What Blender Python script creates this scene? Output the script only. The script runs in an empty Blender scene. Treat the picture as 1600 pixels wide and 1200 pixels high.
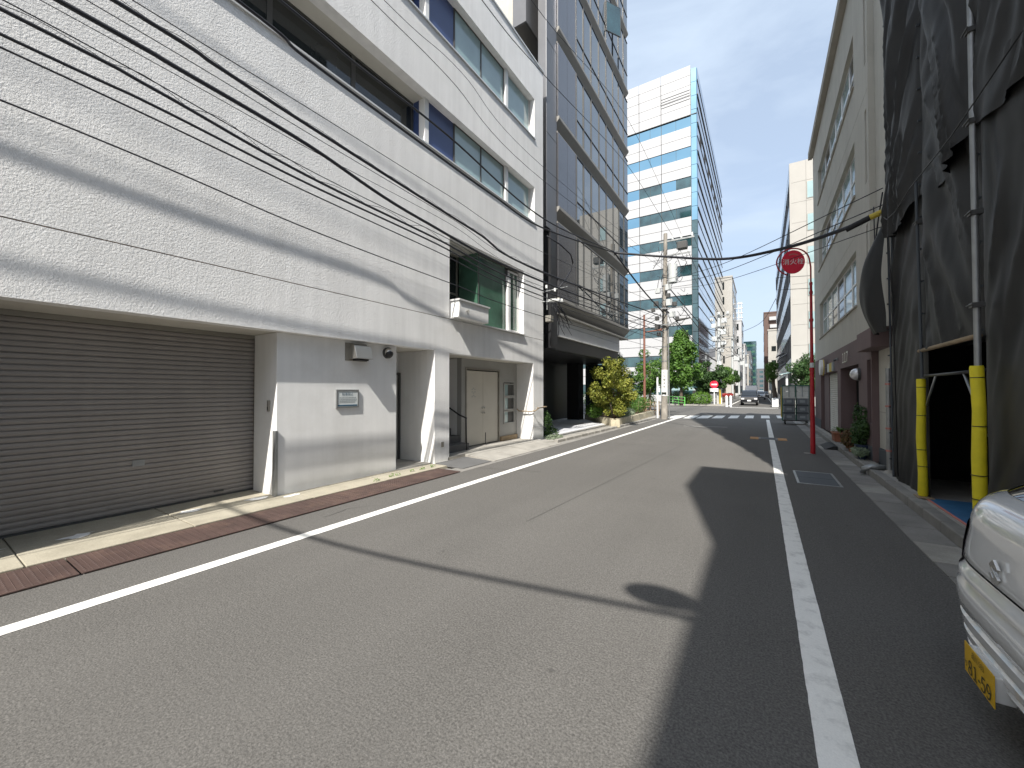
import bpy, math, random
from mathutils import Vector, Matrix, noise
random.seed(7)
R = math.radians
scene = bpy.context.scene
COL = scene.collection

# ------------------------------------------------------------ camera
H = 1.6
F = 620.0                                   # focal length in photo pixels (1600 wide)
YAW = math.atan(391 / F)
PITCH = math.atan(10 / F)
cam_d = bpy.data.cameras.new('camera'); cam = bpy.data.objects.new('camera', cam_d); COL.objects.link(cam)
cam.location = (0, 0, H)
cam.rotation_euler = (math.pi / 2 + PITCH, 0, YAW)
cam_d.sensor_width = 36; cam_d.lens = F / 1600 * 36
cam_d.clip_start = 0.05; cam_d.clip_end = 3000
scene.camera = cam

# ------------------------------------------------------------ sky, sun, exposure
SUN = Vector((0.25, -1.0, 1.11)).normalized()
SUN_EL = math.asin(SUN.z)
w = bpy.data.worlds.new('World'); scene.world = w; w.use_nodes = True
nt = w.node_tree; nt.nodes.clear()
out = nt.nodes.new('ShaderNodeOutputWorld'); bg = nt.nodes.new('ShaderNodeBackground')
sky = nt.nodes.new('ShaderNodeTexSky'); sky.sky_type = 'NISHITA'; sky.sun_disc = False
sky.sun_elevation = SUN_EL; sky.sun_rotation = R(166.5)
sky.altitude = 20; sky.air_density = 1.0; sky.dust_density = 3.0; sky.ozone_density = 1.0
tc = nt.nodes.new('ShaderNodeTexCoord')
mp = nt.nodes.new('ShaderNodeMapping'); mp.inputs['Scale'].default_value = (1.0, 1.6, 3.2); mp.inputs['Rotation'].default_value = (0.3, 0.2, 0.5)
n1 = nt.nodes.new('ShaderNodeTexNoise'); n1.inputs['Scale'].default_value = 2.4; n1.inputs['Detail'].default_value = 7; n1.inputs['Roughness'].default_value = 0.55; n1.inputs['Distortion'].default_value = 0.5
rp = nt.nodes.new('ShaderNodeMapRange'); rp.inputs['From Min'].default_value = 0.36; rp.inputs['From Max'].default_value = 0.72; rp.inputs['To Min'].default_value = 0.55; rp.inputs['To Max'].default_value = 0.98
mx = nt.nodes.new('ShaderNodeMix'); mx.data_type = 'RGBA'
mx.inputs[7].default_value = (3.5, 4.15, 5.0, 1)          # thin high cloud
nt.links.new(tc.outputs['Generated'], mp.inputs['Vector']); nt.links.new(mp.outputs[0], n1.inputs['Vector'])
nt.links.new(n1.outputs['Fac'], rp.inputs['Value']); nt.links.new(rp.outputs[0], mx.inputs[0])
nt.links.new(sky.outputs[0], mx.inputs[6]); nt.links.new(mx.outputs[2], bg.inputs['Color'])
bg.inputs['Strength'].default_value = 0.125
nt.links.new(bg.outputs[0], out.inputs['Surface'])
sd = bpy.data.lights.new('sun', 'SUN'); sd.energy = 4.4; sd.angle = R(0.53); sd.color = (1.0, 0.955, 0.88)
so = bpy.data.objects.new('sun', sd); COL.objects.link(so)
so.rotation_euler = SUN.to_track_quat('Z', 'Y').to_euler(); so.location = (0, -20, 60)
vs = scene.view_settings
vs.view_transform = 'Standard'; vs.look = 'None'; vs.gamma = 1.0; vs.exposure = 0.80; vs.use_curve_mapping = False

# ------------------------------------------------------------ helpers
_fw = Vector((-math.sin(YAW) * math.cos(PITCH), math.cos(YAW) * math.cos(PITCH), math.sin(PITCH)))
_rt = Vector((math.cos(YAW), math.sin(YAW), 0)); _up = _rt.cross(_fw)
def ray(u, v): return _fw + _rt * ((u - 800) / F) + _up * ((600 - v) / F)
def at(u, v, x=None, y=None, z=None):
    """the world point seen at photo pixel (u, v) on the plane x=, y= or z="""
    d = ray(u, v)
    t = (x / d.x) if x is not None else (y / d.y) if y is not None else (z - H) / d.z
    return Vector((0, 0, H)) + d * t

class MB:
    def __init__(s): s.v = []; s.f = []
    def add(s, vs, fs):
        n = len(s.v); s.v += [tuple(p) for p in vs]; s.f += [tuple(n + i for i in f) for f in fs]; return s
    def box(s, x0, x1, y0, y1, z0, z1):
        if x0 > x1: x0, x1 = x1, x0
        if y0 > y1: y0, y1 = y1, y0
        if z0 > z1: z0, z1 = z1, z0
        return s.add([(x0, y0, z0), (x1, y0, z0), (x1, y1, z0), (x0, y1, z0), (x0, y0, z1), (x1, y0, z1), (x1, y1, z1), (x0, y1, z1)],
                     [(0, 3, 2, 1), (4, 5, 6, 7), (0, 1, 5, 4), (1, 2, 6, 5), (2, 3, 7, 6), (3, 0, 4, 7)])
    def quad(s, a, b, c, d): return s.add([a, b, c, d], [(0, 1, 2, 3)])
    def tube(s, pts, r, n=8, cap=True):
        pts = [Vector(p) for p in pts]; rings = []
        for i, p in enumerate(pts):
            t = (pts[min(i + 1, len(pts) - 1)] - pts[max(i - 1, 0)])
            t = t.normalized() if t.length > 1e-9 else Vector((0, 0, 1))
            ref = Vector((0, 0, 1)) if abs(t.z) < 0.95 else Vector((0, 1, 0))
            a = t.cross(ref).normalized(); b = t.cross(a)
            rr = r[i] if isinstance(r, (list, tuple)) else r
            rings.append([p + a * (rr * math.cos(2 * math.pi * k / n)) + b * (rr * math.sin(2 * math.pi * k / n)) for k in range(n)])
        vs_ = [q for ring in rings for q in ring]; fs = []
        for i in range(len(pts) - 1):
            for k in range(n):
                fs.append((i * n + k, i * n + (k + 1) % n, (i + 1) * n + (k + 1) % n, (i + 1) * n + k))
        if cap:
            fs.append(tuple(range(n))); fs.append(tuple((len(pts) - 1) * n + k for k in reversed(range(n))))
        return s.add(vs_, fs)
    def cyl(s, a, b, r0, r1=None, n=16): return s.tube([a, b], [r0, r0 if r1 is None else r1], n)
    def prism(s, poly, axis, lo, hi):
        """poly: 2D points; axis 'y': points are (x, z); 'x': (y, z); 'z': (x, y)"""
        mk = {'y': lambda p, t: (p[0], t, p[1]), 'x': lambda p, t: (t, p[0], p[1]), 'z': lambda p, t: (p[0], p[1], t)}[axis]
        n = len(poly)
        return s.add([mk(p, lo) for p in poly] + [mk(p, hi) for p in poly],
                     [tuple(range(n)), tuple(reversed(range(n, 2 * n)))] + [(i, (i + 1) % n, n + (i + 1) % n, n + i) for i in range(n)])
    def dome(s, c, r, n=14, m=8, sx=1, sy=1, sz=1, full=True):
        c = Vector(c); vs_ = []; fs = []; lo = -math.pi / 2 if full else 0
        for j in range(m + 1):
            ph = lo + (math.pi / 2 - lo) * j / m
            for k in range(n):
                th = 2 * math.pi * k / n
                vs_.append(c + Vector((r * sx * math.cos(ph) * math.cos(th), r * sy * math.cos(ph) * math.sin(th), r * sz * math.sin(ph))))
        for j in range(m):
            for k in range(n): fs.append((j * n + k, j * n + (k + 1) % n, (j + 1) * n + (k + 1) % n, (j + 1) * n + k))
        return s.add(vs_, fs)
    def mesh(s, name, mat=None, smooth=False, fix=True):
        me = bpy.data.meshes.new(name); me.from_pydata(s.v, [], s.f); me.update()
        if fix:
            import bmesh
            b = bmesh.new(); b.from_mesh(me); bmesh.ops.recalc_face_normals(b, faces=b.faces); b.to_mesh(me); b.free()
        if mat: me.materials.append(mat)
        if smooth:
            for p in me.polygons: p.use_smooth = True
        return me

WL = {}
def wloc(o): return WL.get(o.name, Vector((0, 0, 0))) if o is not None else Vector((0, 0, 0))
def link(name, me, parent=None, loc=(0, 0, 0)):
    o = bpy.data.objects.new(name, me); COL.objects.link(o)
    loc = Vector(loc); WL[o.name] = loc
    if parent is not None: o.parent = parent; o.location = loc - wloc(parent)
    else: o.location = loc
    return o
def build(name, mb, mat, parent=None, smooth=False, bevel=0, fix=True, origin=None, auto=None):
    xs = [p[0] for p in mb.v]; ys = [p[1] for p in mb.v]; zs = [p[2] for p in mb.v]
    c = Vector(((min(xs) + max(xs)) / 2, (min(ys) + max(ys)) / 2, min(zs))) if origin is None else Vector(origin)
    mb2 = MB(); mb2.v = [(p[0] - c.x, p[1] - c.y, p[2] - c.z) for p in mb.v]; mb2.f = mb.f
    o = link(name, mb2.mesh(name, mat, smooth, fix), parent, c)
    if bevel:
        m = o.modifiers.new('bevel', 'BEVEL'); m.width = bevel; m.segments = 2; m.limit_method = 'ANGLE'; m.angle_limit = R(40)
    if auto:
        m = o.modifiers.new('es', 'EDGE_SPLIT'); m.split_angle = R(auto)
    return o
def thing(name, label, cat, loc=(0, 0, 0), group=None):
    o = bpy.data.objects.new(name, None); COL.objects.link(o); o.location = loc; WL[o.name] = Vector(loc)
    o.empty_display_size = 0.3
    o['label'] = label; o['category'] = cat
    if group: o['group'] = group
    return o
def tag(o, label, cat, group=None):
    o['label'] = label; o['category'] = cat
    if group: o['group'] = group
    return o
def kind(o, k): o['kind'] = k; return o
def copy_tree(o, parent=None):
    c = o.copy(); COL.objects.link(c); c.parent = parent; WL[c.name] = WL.get(o.name, Vector())
    for ch in list(o.children): copy_tree(ch, c)
    return c

# wall in a plane with openings (u = the horizontal coordinate along it)
def wall(mb, axis, po, pi, u0, u1, z0, z1, holes):
    us = sorted({u0, u1, *[min(max(h[0], u0), u1) for h in holes], *[min(max(h[1], u0), u1) for h in holes]})
    zs = sorted({z0, z1, *[min(max(h[2], z0), z1) for h in holes], *[min(max(h[3], z0), z1) for h in holes]})
    P = (lambda u, z, p: (p, u, z)) if axis == 'x' else (lambda u, z, p: (u, p, z))
    def solid(i, j):
        if i < 0 or j < 0 or i >= len(us) - 1 or j >= len(zs) - 1: return False
        cu = (us[i] + us[i + 1]) / 2; cz = (zs[j] + zs[j + 1]) / 2
        return not any(h[0] < cu < h[1] and h[2] < cz < h[3] for h in holes)
    for i in range(len(us) - 1):
        for j in range(len(zs) - 1):
            if not solid(i, j): continue
            a, b, c, d = us[i], us[i + 1], zs[j], zs[j + 1]
            mb.quad(P(a, c, po), P(b, c, po), P(b, d, po), P(a, d, po))
            mb.quad(P(a, c, pi), P(a, d, pi), P(b, d, pi), P(b, c, pi))
            if not solid(i - 1, j): mb.quad(P(a, c, po), P(a, d, po), P(a, d, pi), P(a, c, pi))
            if not solid(i + 1, j): mb.quad(P(b, c, po), P(b, c, pi), P(b, d, pi), P(b, d, po))
            if not solid(i, j - 1): mb.quad(P(a, c, po), P(a, c, pi), P(b, c, pi), P(b, c, po))
            if not solid(i, j + 1): mb.quad(P(a, d, po), P(b, d, po), P(b, d, pi), P(a, d, pi))
    return mb

# ------------------------------------------------------------ materials
def M(name, col, rough=0.8, metal=0.0, var=0.12, vs=2.0, bump=0.0, bs=60.0, streak=0.0, spec=0.5, fine=0.0, fs=150.0, coat=0.0, grime=None, gs=0.6, gamt=0.5, ior=None, tracks=0.0, mid=0.0):
    m = bpy.data.materials.new(name); m.use_nodes = True; t = m.node_tree; N = t.nodes; L = t.links
    b = N['Principled BSDF']; b.inputs['Roughness'].default_value = rough; b.inputs['Metallic'].default_value = metal
    b.inputs['Specular IOR Level'].default_value = spec; b.inputs['Coat Weight'].default_value = coat
    if ior: b.inputs['IOR'].default_value = ior
    g = N.new('ShaderNodeNewGeometry')
    cur = None
    def noi(scale, det=4, vec=None, rg=0.55):
        n = N.new('ShaderNodeTexNoise'); n.inputs['Scale'].default_value = scale; n.inputs['Detail'].default_value = det; n.inputs['Roughness'].default_value = rg
        L.new(vec or g.outputs['Position'], n.inputs['Vector']); return n.outputs['Fac']
    def scale_by(prev, fac, amt):
        mr = N.new('ShaderNodeMapRange'); mr.inputs['From Min'].default_value = 0.3; mr.inputs['From Max'].default_value = 0.7
        mr.inputs['To Min'].default_value = 1 - amt; mr.inputs['To Max'].default_value = 1 + amt; L.new(fac, mr.inputs['Value'])
        mu = N.new('ShaderNodeMix'); mu.data_type = 'RGBA'; mu.blend_type = 'MULTIPLY'; mu.inputs[0].default_value = 1; mu.clamp_result = False
        cc = N.new('ShaderNodeCombineColor'); [L.new(mr.outputs[0], cc.inputs[k]) for k in range(3)]
        if prev is None: mu.inputs[6].default_value = (*col, 1)
        else: L.new(prev, mu.inputs[6])
        L.new(cc.outputs[0], mu.inputs[7]); return mu.outputs[2]
    if var: cur = scale_by(cur, noi(vs, 6), var)
    if fine: cur = scale_by(cur, noi(fs, 2, rg=0.7), fine)
    if mid: cur = scale_by(cur, noi(22, 3, rg=0.7), mid)
    if tracks:
        mpn = N.new('ShaderNodeMapping'); mpn.inputs['Scale'].default_value = (1.1, 0.07, 1); L.new(g.outputs['Position'], mpn.inputs['Vector'])
        cur = scale_by(cur, noi(1.0, 4, mpn.outputs[0]), tracks)
    if streak:
        mpn = N.new('ShaderNodeMapping'); mpn.inputs['Scale'].default_value = (5, 5, 0.35); L.new(g.outputs['Position'], mpn.inputs['Vector'])
        cur = scale_by(cur, noi(1.3, 5, mpn.outputs[0]), streak)
    if grime:
        n = noi(gs, 8, rg=0.65)
        mr = N.new('ShaderNodeMapRange'); mr.inputs['From Min'].default_value = 0.5; mr.inputs['From Max'].default_value = 0.72; mr.inputs['To Max'].default_value = gamt; L.new(n, mr.inputs['Value'])
        mu = N.new('ShaderNodeMix'); mu.data_type = 'RGBA'; L.new(mr.outputs[0], mu.inputs[0])
        if cur is None: mu.inputs[6].default_value = (*col, 1)
        else: L.new(cur, mu.inputs[6])
        mu.inputs[7].default_value = (*grime, 1); cur = mu.outputs[2]
    if cur is None: b.inputs['Base Color'].default_value = (*col, 1)
    else: L.new(cur, b.inputs['Base Color'])
    if bump:
        bn = N.new('ShaderNodeBump'); bn.inputs['Strength'].default_value = 1.0; bn.inputs['Distance'].default_value = bump
        L.new(noi(bs, 5, rg=0.62), bn.inputs['Height']); L.new(bn.outputs[0], b.inputs['Normal'])
    m.diffuse_color = (*col, 1)
    return m

MAT = dict(
 asphalt=M('asphalt', (0.118, 0.113, 0.106), 0.93, var=0.07, vs=0.7, bump=0.006, bs=75, fine=0.42, fs=80, tracks=0.07, mid=0.10, grime=(0.098, 0.094, 0.089), gs=0.35, gamt=0.5, spec=0.3),
 asphalt_far=M('asphalt_sunlit', (0.20, 0.195, 0.185), 0.92, var=0.10, vs=0.5, fine=0.15, fs=120, spec=0.3),  # paler colour stands in for sunlight on the cross street; not applied
 paint=M('road_paint', (0.80, 0.79, 0.75), 0.75, var=0.05, vs=3, fine=0.06, fs=120, grime=(0.40, 0.39, 0.37), gs=7, gamt=0.75, bump=0.001, bs=150),
 asphalt_seam=M('asphalt_seam', (0.075, 0.072, 0.068), 0.95, var=0.1),
 old_paint=M('worn_paint', (0.42, 0.41, 0.39), 0.85, var=0.2, vs=4, grime=(0.16, 0.155, 0.15), gs=3, gamt=1.0),
 ground=M('ground', (0.22, 0.21, 0.20), 0.95, var=0.1),
 concrete=M('concrete', (0.33, 0.315, 0.285), 0.92, var=0.16, vs=2.5, fine=0.12, fs=90, bump=0.002, bs=60, grime=(0.16, 0.15, 0.13), gs=1.6, gamt=0.6),
 apron=M('apron_concrete', (0.36, 0.33, 0.26), 0.92, var=0.12, vs=3, fine=0.14, fs=80, bump=0.003, bs=40, grime=(0.26, 0.235, 0.18), gs=2.2, gamt=0.6),
 gutter=M('gutter_concrete', (0.22, 0.21, 0.195), 0.92, var=0.18, vs=2, fine=0.15, fs=100, bump=0.002, bs=60, grime=(0.36, 0.35, 0.33), gs=1.1, gamt=0.45),
 kerb=M('kerb_stone', (0.25, 0.24, 0.22), 0.9, var=0.2, vs=4, bump=0.003, bs=50, grime=(0.11, 0.105, 0.10), gs=2, gamt=0.6),
 tile=M('pale_stone', (0.62, 0.63, 0.66), 0.7, var=0.06, vs=3, fine=0.05),
 stone=M('cream_stone', (0.50, 0.45, 0.33), 0.9, var=0.16, vs=5, bump=0.004, bs=25, grime=(0.32, 0.29, 0.22), gs=3, gamt=0.5),
 soil=M('soil', (0.16, 0.10, 0.06), 1.0, var=0.4, vs=12, bump=0.02, bs=30),
 rust=M('rust_plate', (0.066, 0.040, 0.034), 0.72, var=0.22, vs=3, fine=0.2, fs=60, bump=0.001, bs=80, grime=(0.15, 0.095, 0.07), gs=2.2, gamt=0.6),
 stucco=M('white_stucco', (0.85, 0.848, 0.84), 0.92, var=0.035, vs=0.8, streak=0.055, bump=0.010, bs=50, spec=0.25, grime=(0.68, 0.675, 0.66), gs=0.9, gamt=0.35),
 smooth_white=M('smooth_white_render', (0.80, 0.80, 0.79), 0.85, var=0.03, vs=1.5, streak=0.04, bump=0.002, bs=14, spec=0.3, grime=(0.62, 0.61, 0.58), gs=1.1, gamt=0.4),
 soffit=M('soffit_paint', (0.62, 0.60, 0.54), 0.85, var=0.05, streak=0.02),
 shutter=M('shutter_slat', (0.30, 0.275, 0.255), 0.5, metal=0.1, var=0.06, vs=1.2, streak=0.05),
 shutter_rail=M('shutter_rail', (0.30, 0.285, 0.25), 0.5, metal=0.4, var=0.08),
 groove=M('joint_sealant', (0.20, 0.145, 0.12), 0.9, var=0.3, vs=5),
 alu=M('pale_aluminium', (0.70, 0.70, 0.69), 0.4, metal=0.3, var=0.04),
 dark_frame=M('dark_frame', (0.07, 0.07, 0.068), 0.45, var=0.05),
 blue=M('blue_panel', (0.045, 0.075, 0.20), 0.45, var=0.05, vs=2, coat=0.1),
 chrome=M('brushed_steel', (0.62, 0.60, 0.56), 0.28, metal=0.9, var=0.05),
 glass_dark=M('dark_window_glass', (0.018, 0.022, 0.023), 0.03, var=0.3, vs=0.8, spec=0.6, ior=1.55),
 glass_pale=M('pale_blind_glass', (0.30, 0.42, 0.43), 0.05, var=0.10, vs=1.1, spec=0.7, ior=1.6),
 glass_green=M('green_window_glass', (0.055, 0.125, 0.085), 0.03, var=0.45, vs=1.4, spec=0.7, ior=1.6),
 curtain=M('curtain_wall_glass', (0.045, 0.060, 0.068), 0.015, var=0.0, spec=0.9, ior=2.3),
 glass_sky=M('sky_blue_glass', (0.30, 0.52, 0.64), 0.02, metal=1.0, var=0.04, vs=0.3),
 glass_side=M('silver_blue_glass', (0.52, 0.57, 0.63), 0.04, metal=1.0, var=0.05, vs=0.15),
 glass_teal=M('teal_glass', (0.035, 0.085, 0.095), 0.05, metal=0.3, var=0.6, vs=0.55, spec=0.9, ior=1.8),
 door_white=M('door_paint', (0.62, 0.59, 0.52), 0.55, var=0.04),
 door_panel=M('grey_door_panel', (0.36, 0.36, 0.345), 0.55, var=0.05),
 step=M('step_stone', (0.12, 0.12, 0.12), 0.8, var=0.1),
 black=M('black_metal', (0.018, 0.018, 0.020), 0.4, var=0.1),
 rubber=M('rubber', (0.02, 0.02, 0.021), 0.75, var=0.1),
 cable=M('cable_sheath', (0.022, 0.023, 0.030), 0.6, var=0.1),
 charcoal=M('charcoal_panel', (0.020, 0.020, 0.022), 0.45, var=0.06),
 opaque=M('grey_opaque_panel', (0.12, 0.12, 0.13), 0.25, metal=0.5, var=0.04, coat=0.2),
 metal_grey=M('grey_metal_panel', (0.17, 0.17, 0.175), 0.45, metal=0.5, var=0.05),
 ledge=M('ledge_panel', (0.27, 0.26, 0.24), 0.6, var=0.05, streak=0.04),
 fascia=M('fascia_panel', (0.52, 0.52, 0.52), 0.55, var=0.03, streak=0.02),
 beige=M('beige_render', (0.50, 0.48, 0.42), 0.9, var=0.06, vs=1.0, streak=0.05, bump=0.004, bs=30, grime=(0.42, 0.40, 0.35), gs=0.8, gamt=0.5),
 beige_dark=M('beige_cornice', (0.38, 0.35, 0.30), 0.85, var=0.08),
 cream=M('cream_tile', (0.40, 0.385, 0.355), 0.8, var=0.05, vs=0.7),
 mauve=M('mauve_render', (0.16, 0.112, 0.11), 0.8, var=0.06, vs=1.2, streak=0.05, bump=0.002, bs=30),
 slate=M('slate_skirting', (0.07, 0.08, 0.09), 0.7, var=0.1),
 white_panel=M('white_cladding_panel', (0.44, 0.44, 0.445), 0.6, var=0.02, vs=0.3),
 red=M('red_paint', (0.42, 0.010, 0.020), 0.4, var=0.1, vs=3, coat=0.2),
 sign_red=M('sign_red', (0.80, 0.03, 0.07), 0.4, var=0.05),
 white=M('white_paint', (0.80, 0.80, 0.79), 0.5, var=0.03),
 yellow=M('yellow_foam', (0.78, 0.66, 0.02), 0.6, var=0.10, vs=5, bump=0.004, bs=22),
 yellow_old=M('yellow_plastic', (0.55, 0.42, 0.05), 0.6, var=0.1),
 orange=M('orange_paint', (0.50, 0.26, 0.10), 0.8, var=0.25, vs=8),
 blue_mat=M('blue_mat', (0.03, 0.13, 0.27), 0.7, var=0.15, vs=6, bump=0.004, bs=12),
 pink=M('pink_edge', (0.55, 0.20, 0.17), 0.8, var=0.15),
 galv=M('galvanised_steel', (0.33, 0.34, 0.34), 0.45, metal=0.7, var=0.15, vs=5),
 pole=M('pole_concrete', (0.30, 0.275, 0.24), 0.9, var=0.25, vs=3, streak=0.2, bump=0.002, bs=60),
 rust_pole=M('rusty_pole', (0.23, 0.10, 0.07), 0.8, var=0.2, vs=4),
 grey_box=M('grey_equipment', (0.50, 0.52, 0.52), 0.5, var=0.06),
 insul=M('insulator', (0.75, 0.76, 0.74), 0.25, var=0.05, coat=0.4),
 crate=M('dark_crate', (0.17, 0.19, 0.21), 0.6, var=0.15, vs=8),
 carton=M('grey_carton', (0.66, 0.67, 0.64), 0.8, var=0.12, vs=6),
 green_steel=M('green_steel', (0.02, 0.13, 0.09), 0.5, var=0.1),
 lime=M('lime_rail', (0.16, 0.55, 0.10), 0.5, var=0.05),
 terracotta=M('terracotta', (0.33, 0.13, 0.075), 0.85, var=0.15, vs=9),
 navy=M('navy_pot', (0.015, 0.03, 0.07), 0.5, var=0.1),
 car_white=M('car_white_paint', (0.66, 0.67, 0.67), 0.16, var=0.01, coat=1.0, spec=0.6),
 car_black=M('car_black_paint', (0.010, 0.010, 0.012), 0.3, var=0.05, coat=0.3, spec=0.3),
 car_grey=M('car_silver_paint', (0.45, 0.46, 0.47), 0.25, metal=0.6, var=0.02, coat=0.8),
 car_glass=M('car_glass', (0.01, 0.012, 0.013), 0.03, var=0.0, spec=0.8, ior=1.6),
 lamp=M('lamp_lens', (0.75, 0.75, 0.75), 0.1, metal=0.3, var=0.02, coat=0.5),
 tail=M('tail_lens', (0.34, 0.29, 0.36), 0.12, var=0.05, coat=1.0),
 plate=M('number_plate_yellow', (0.62, 0.38, 0.01), 0.4, var=0.06, vs=20),
 ink=M('black_ink', (0.02, 0.025, 0.02), 0.5, var=0),
 ink_blue=M('blue_ink', (0.03, 0.10, 0.17), 0.5, var=0.2),
 ink_grey=M('grey_ink', (0.30, 0.33, 0.34), 0.6, var=0.1),
 signboard=M('sign_board', (0.62, 0.66, 0.66), 0.4, var=0.06),
 bark=M('bark', (0.13, 0.10, 0.075), 0.95, var=0.3, vs=9, bump=0.01, bs=30),
 brick_brown=M('brown_cladding', (0.12, 0.078, 0.065), 0.8, var=0.05),
 sheet=M('black_mesh_sheet', (0.022, 0.022, 0.022), 0.55, var=0.12, vs=2.2, fine=0.08, fs=120, bump=0.0012, bs=300, spec=0.4, grime=(0.042, 0.039, 0.034), gs=1.3, gamt=0.4),
 pale_spandrel=M('pale_spandrel', (0.50, 0.58, 0.68), 0.25, metal=0.25, var=0.04, coat=0.3),
 fold_dirt=M('dust', (0.30, 0.27, 0.22), 0.95, var=0.2, vs=6),
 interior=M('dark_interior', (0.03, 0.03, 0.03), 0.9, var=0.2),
 timber=M('timber', (0.32, 0.24, 0.15), 0.8, var=0.15, vs=10),
)
def leafmat(name, c1, c2, trans=0.35, vs=3.0):
    m = bpy.data.materials.new(name); m.use_nodes = True; t = m.node_tree; N = t.nodes; L = t.links
    b = N['Principled BSDF']; b.inputs['Roughness'].default_value = 0.5; b.inputs['Specular IOR Level'].default_value = 0.35
    g = N.new('ShaderNodeNewGeometry'); n = N.new('ShaderNodeTexNoise'); n.inputs['Scale'].default_value = vs; n.inputs['Detail'].default_value = 6
    L.new(g.outputs['Position'], n.inputs['Vector'])
    ad = N.new('ShaderNodeMath'); ad.operation = 'MULTIPLY_ADD'; ad.inputs[1].default_value = 0.5; L.new(g.outputs['Random Per Island'], ad.inputs[0])
    mr = N.new('ShaderNodeMapRange'); mr.inputs['From Min'].default_value = 0.32; mr.inputs['From Max'].default_value = 0.68; mr.inputs['To Max'].default_value = 0.65; L.new(n.outputs['Fac'], mr.inputs['Value'])
    L.new(mr.outputs[0], ad.inputs[2])
    mx_ = N.new('ShaderNodeMix'); mx_.data_type = 'RGBA'; mx_.inputs[6].default_value = (*c1, 1); mx_.inputs[7].default_value = (*c2, 1); L.new(ad.outputs[0], mx_.inputs[0])
    L.new(mx_.outputs[2], b.inputs['Base Color'])
    tr = N.new('ShaderNodeBsdfTranslucent'); L.new(mx_.outputs[2], tr.inputs['Color'])
    ms = N.new('ShaderNodeMixShader'); ms.inputs[0].default_value = trans
    L.new(b.outputs[0], ms.inputs[1]); L.new(tr.outputs[0], ms.inputs[2]); L.new(ms.outputs[0], N['Material Output'].inputs['Surface'])
    return m
LEAF = dict(
 green=leafmat('green_leaves', (0.045, 0.105, 0.02), (0.14, 0.27, 0.045)),
 dark=leafmat('dark_green_leaves', (0.025, 0.06, 0.02), (0.075, 0.145, 0.04)),
 bright=leafmat('bright_green_leaves', (0.07, 0.16, 0.02), (0.17, 0.32, 0.04)),
 golden=leafmat('golden_green_leaves', (0.09, 0.14, 0.02), (0.40, 0.40, 0.08)),
 silver=leafmat('silver_green_leaves', (0.16, 0.22, 0.13), (0.36, 0.42, 0.30)),
 rusty=leafmat('reddish_leaves', (0.12, 0.05, 0.03), (0.18, 0.13, 0.05)),
 flower=leafmat('red_flowers', (0.35, 0.03, 0.03), (0.55, 0.08, 0.07)),
)

FONTS = {}
import os
def cjk_font():
    if 'cjk' not in FONTS:
        FONTS['cjk'] = None
        p = os.path.join(bpy.utils.resource_path('LOCAL'), 'datafiles', 'fonts', 'Noto Sans CJK Regular.woff2')
        try: FONTS['cjk'] = bpy.data.fonts.load(p)
        except Exception: pass
    return FONTS['cjk']
def text_mesh(body, size, depth=0.002, bold=0.0, sx=1.0):
    cu = bpy.data.curves.new('lettering', 'FONT'); cu.body = body; cu.size = size; cu.extrude = depth; cu.offset = bold
    cu.align_x = 'CENTER'; cu.align_y = 'CENTER'; cu.resolution_u = 3; cu.size = 1.0; cu.extrude = 0.0; cu.offset = 0.0
    f = cjk_font()
    if f: cu.font = f
    o = bpy.data.objects.new('lettering', cu); COL.objects.link(o)
    dg = bpy.context.evaluated_depsgraph_get(); me = bpy.data.meshes.new_from_object(o.evaluated_get(dg))
    bpy.data.objects.remove(o); bpy.data.curves.remove(cu)
    # scale the outline so the glyphs are exactly `size` tall, then give it a thin body
    xs = [v.co.x for v in me.vertices]; ys = [v.co.y for v in me.vertices]
    k = size / max(1e-6, max(ys) - min(ys)); cx = (max(xs) + min(xs)) / 2; cy = (max(ys) + min(ys)) / 2
    for v in me.vertices: v.co.x = (v.co.x - cx) * k * sx; v.co.y = (v.co.y - cy) * k; v.co.z = depth
    return me
def lettering(name, body, size, mat, parent, center, right, up=(0, 0, 1), depth=0.002, bold=0.0, sx=1.0):
    me = text_mesh(body, size, depth, bold, sx); r = Vector(right).normalized(); u = Vector(up).normalized(); n = r.cross(u)
    mtx = Matrix((r, u, n)).transposed().to_4x4(); me.transform(mtx); me.materials.clear(); me.materials.append(mat)
    return link(name, me, parent, center)

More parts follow.
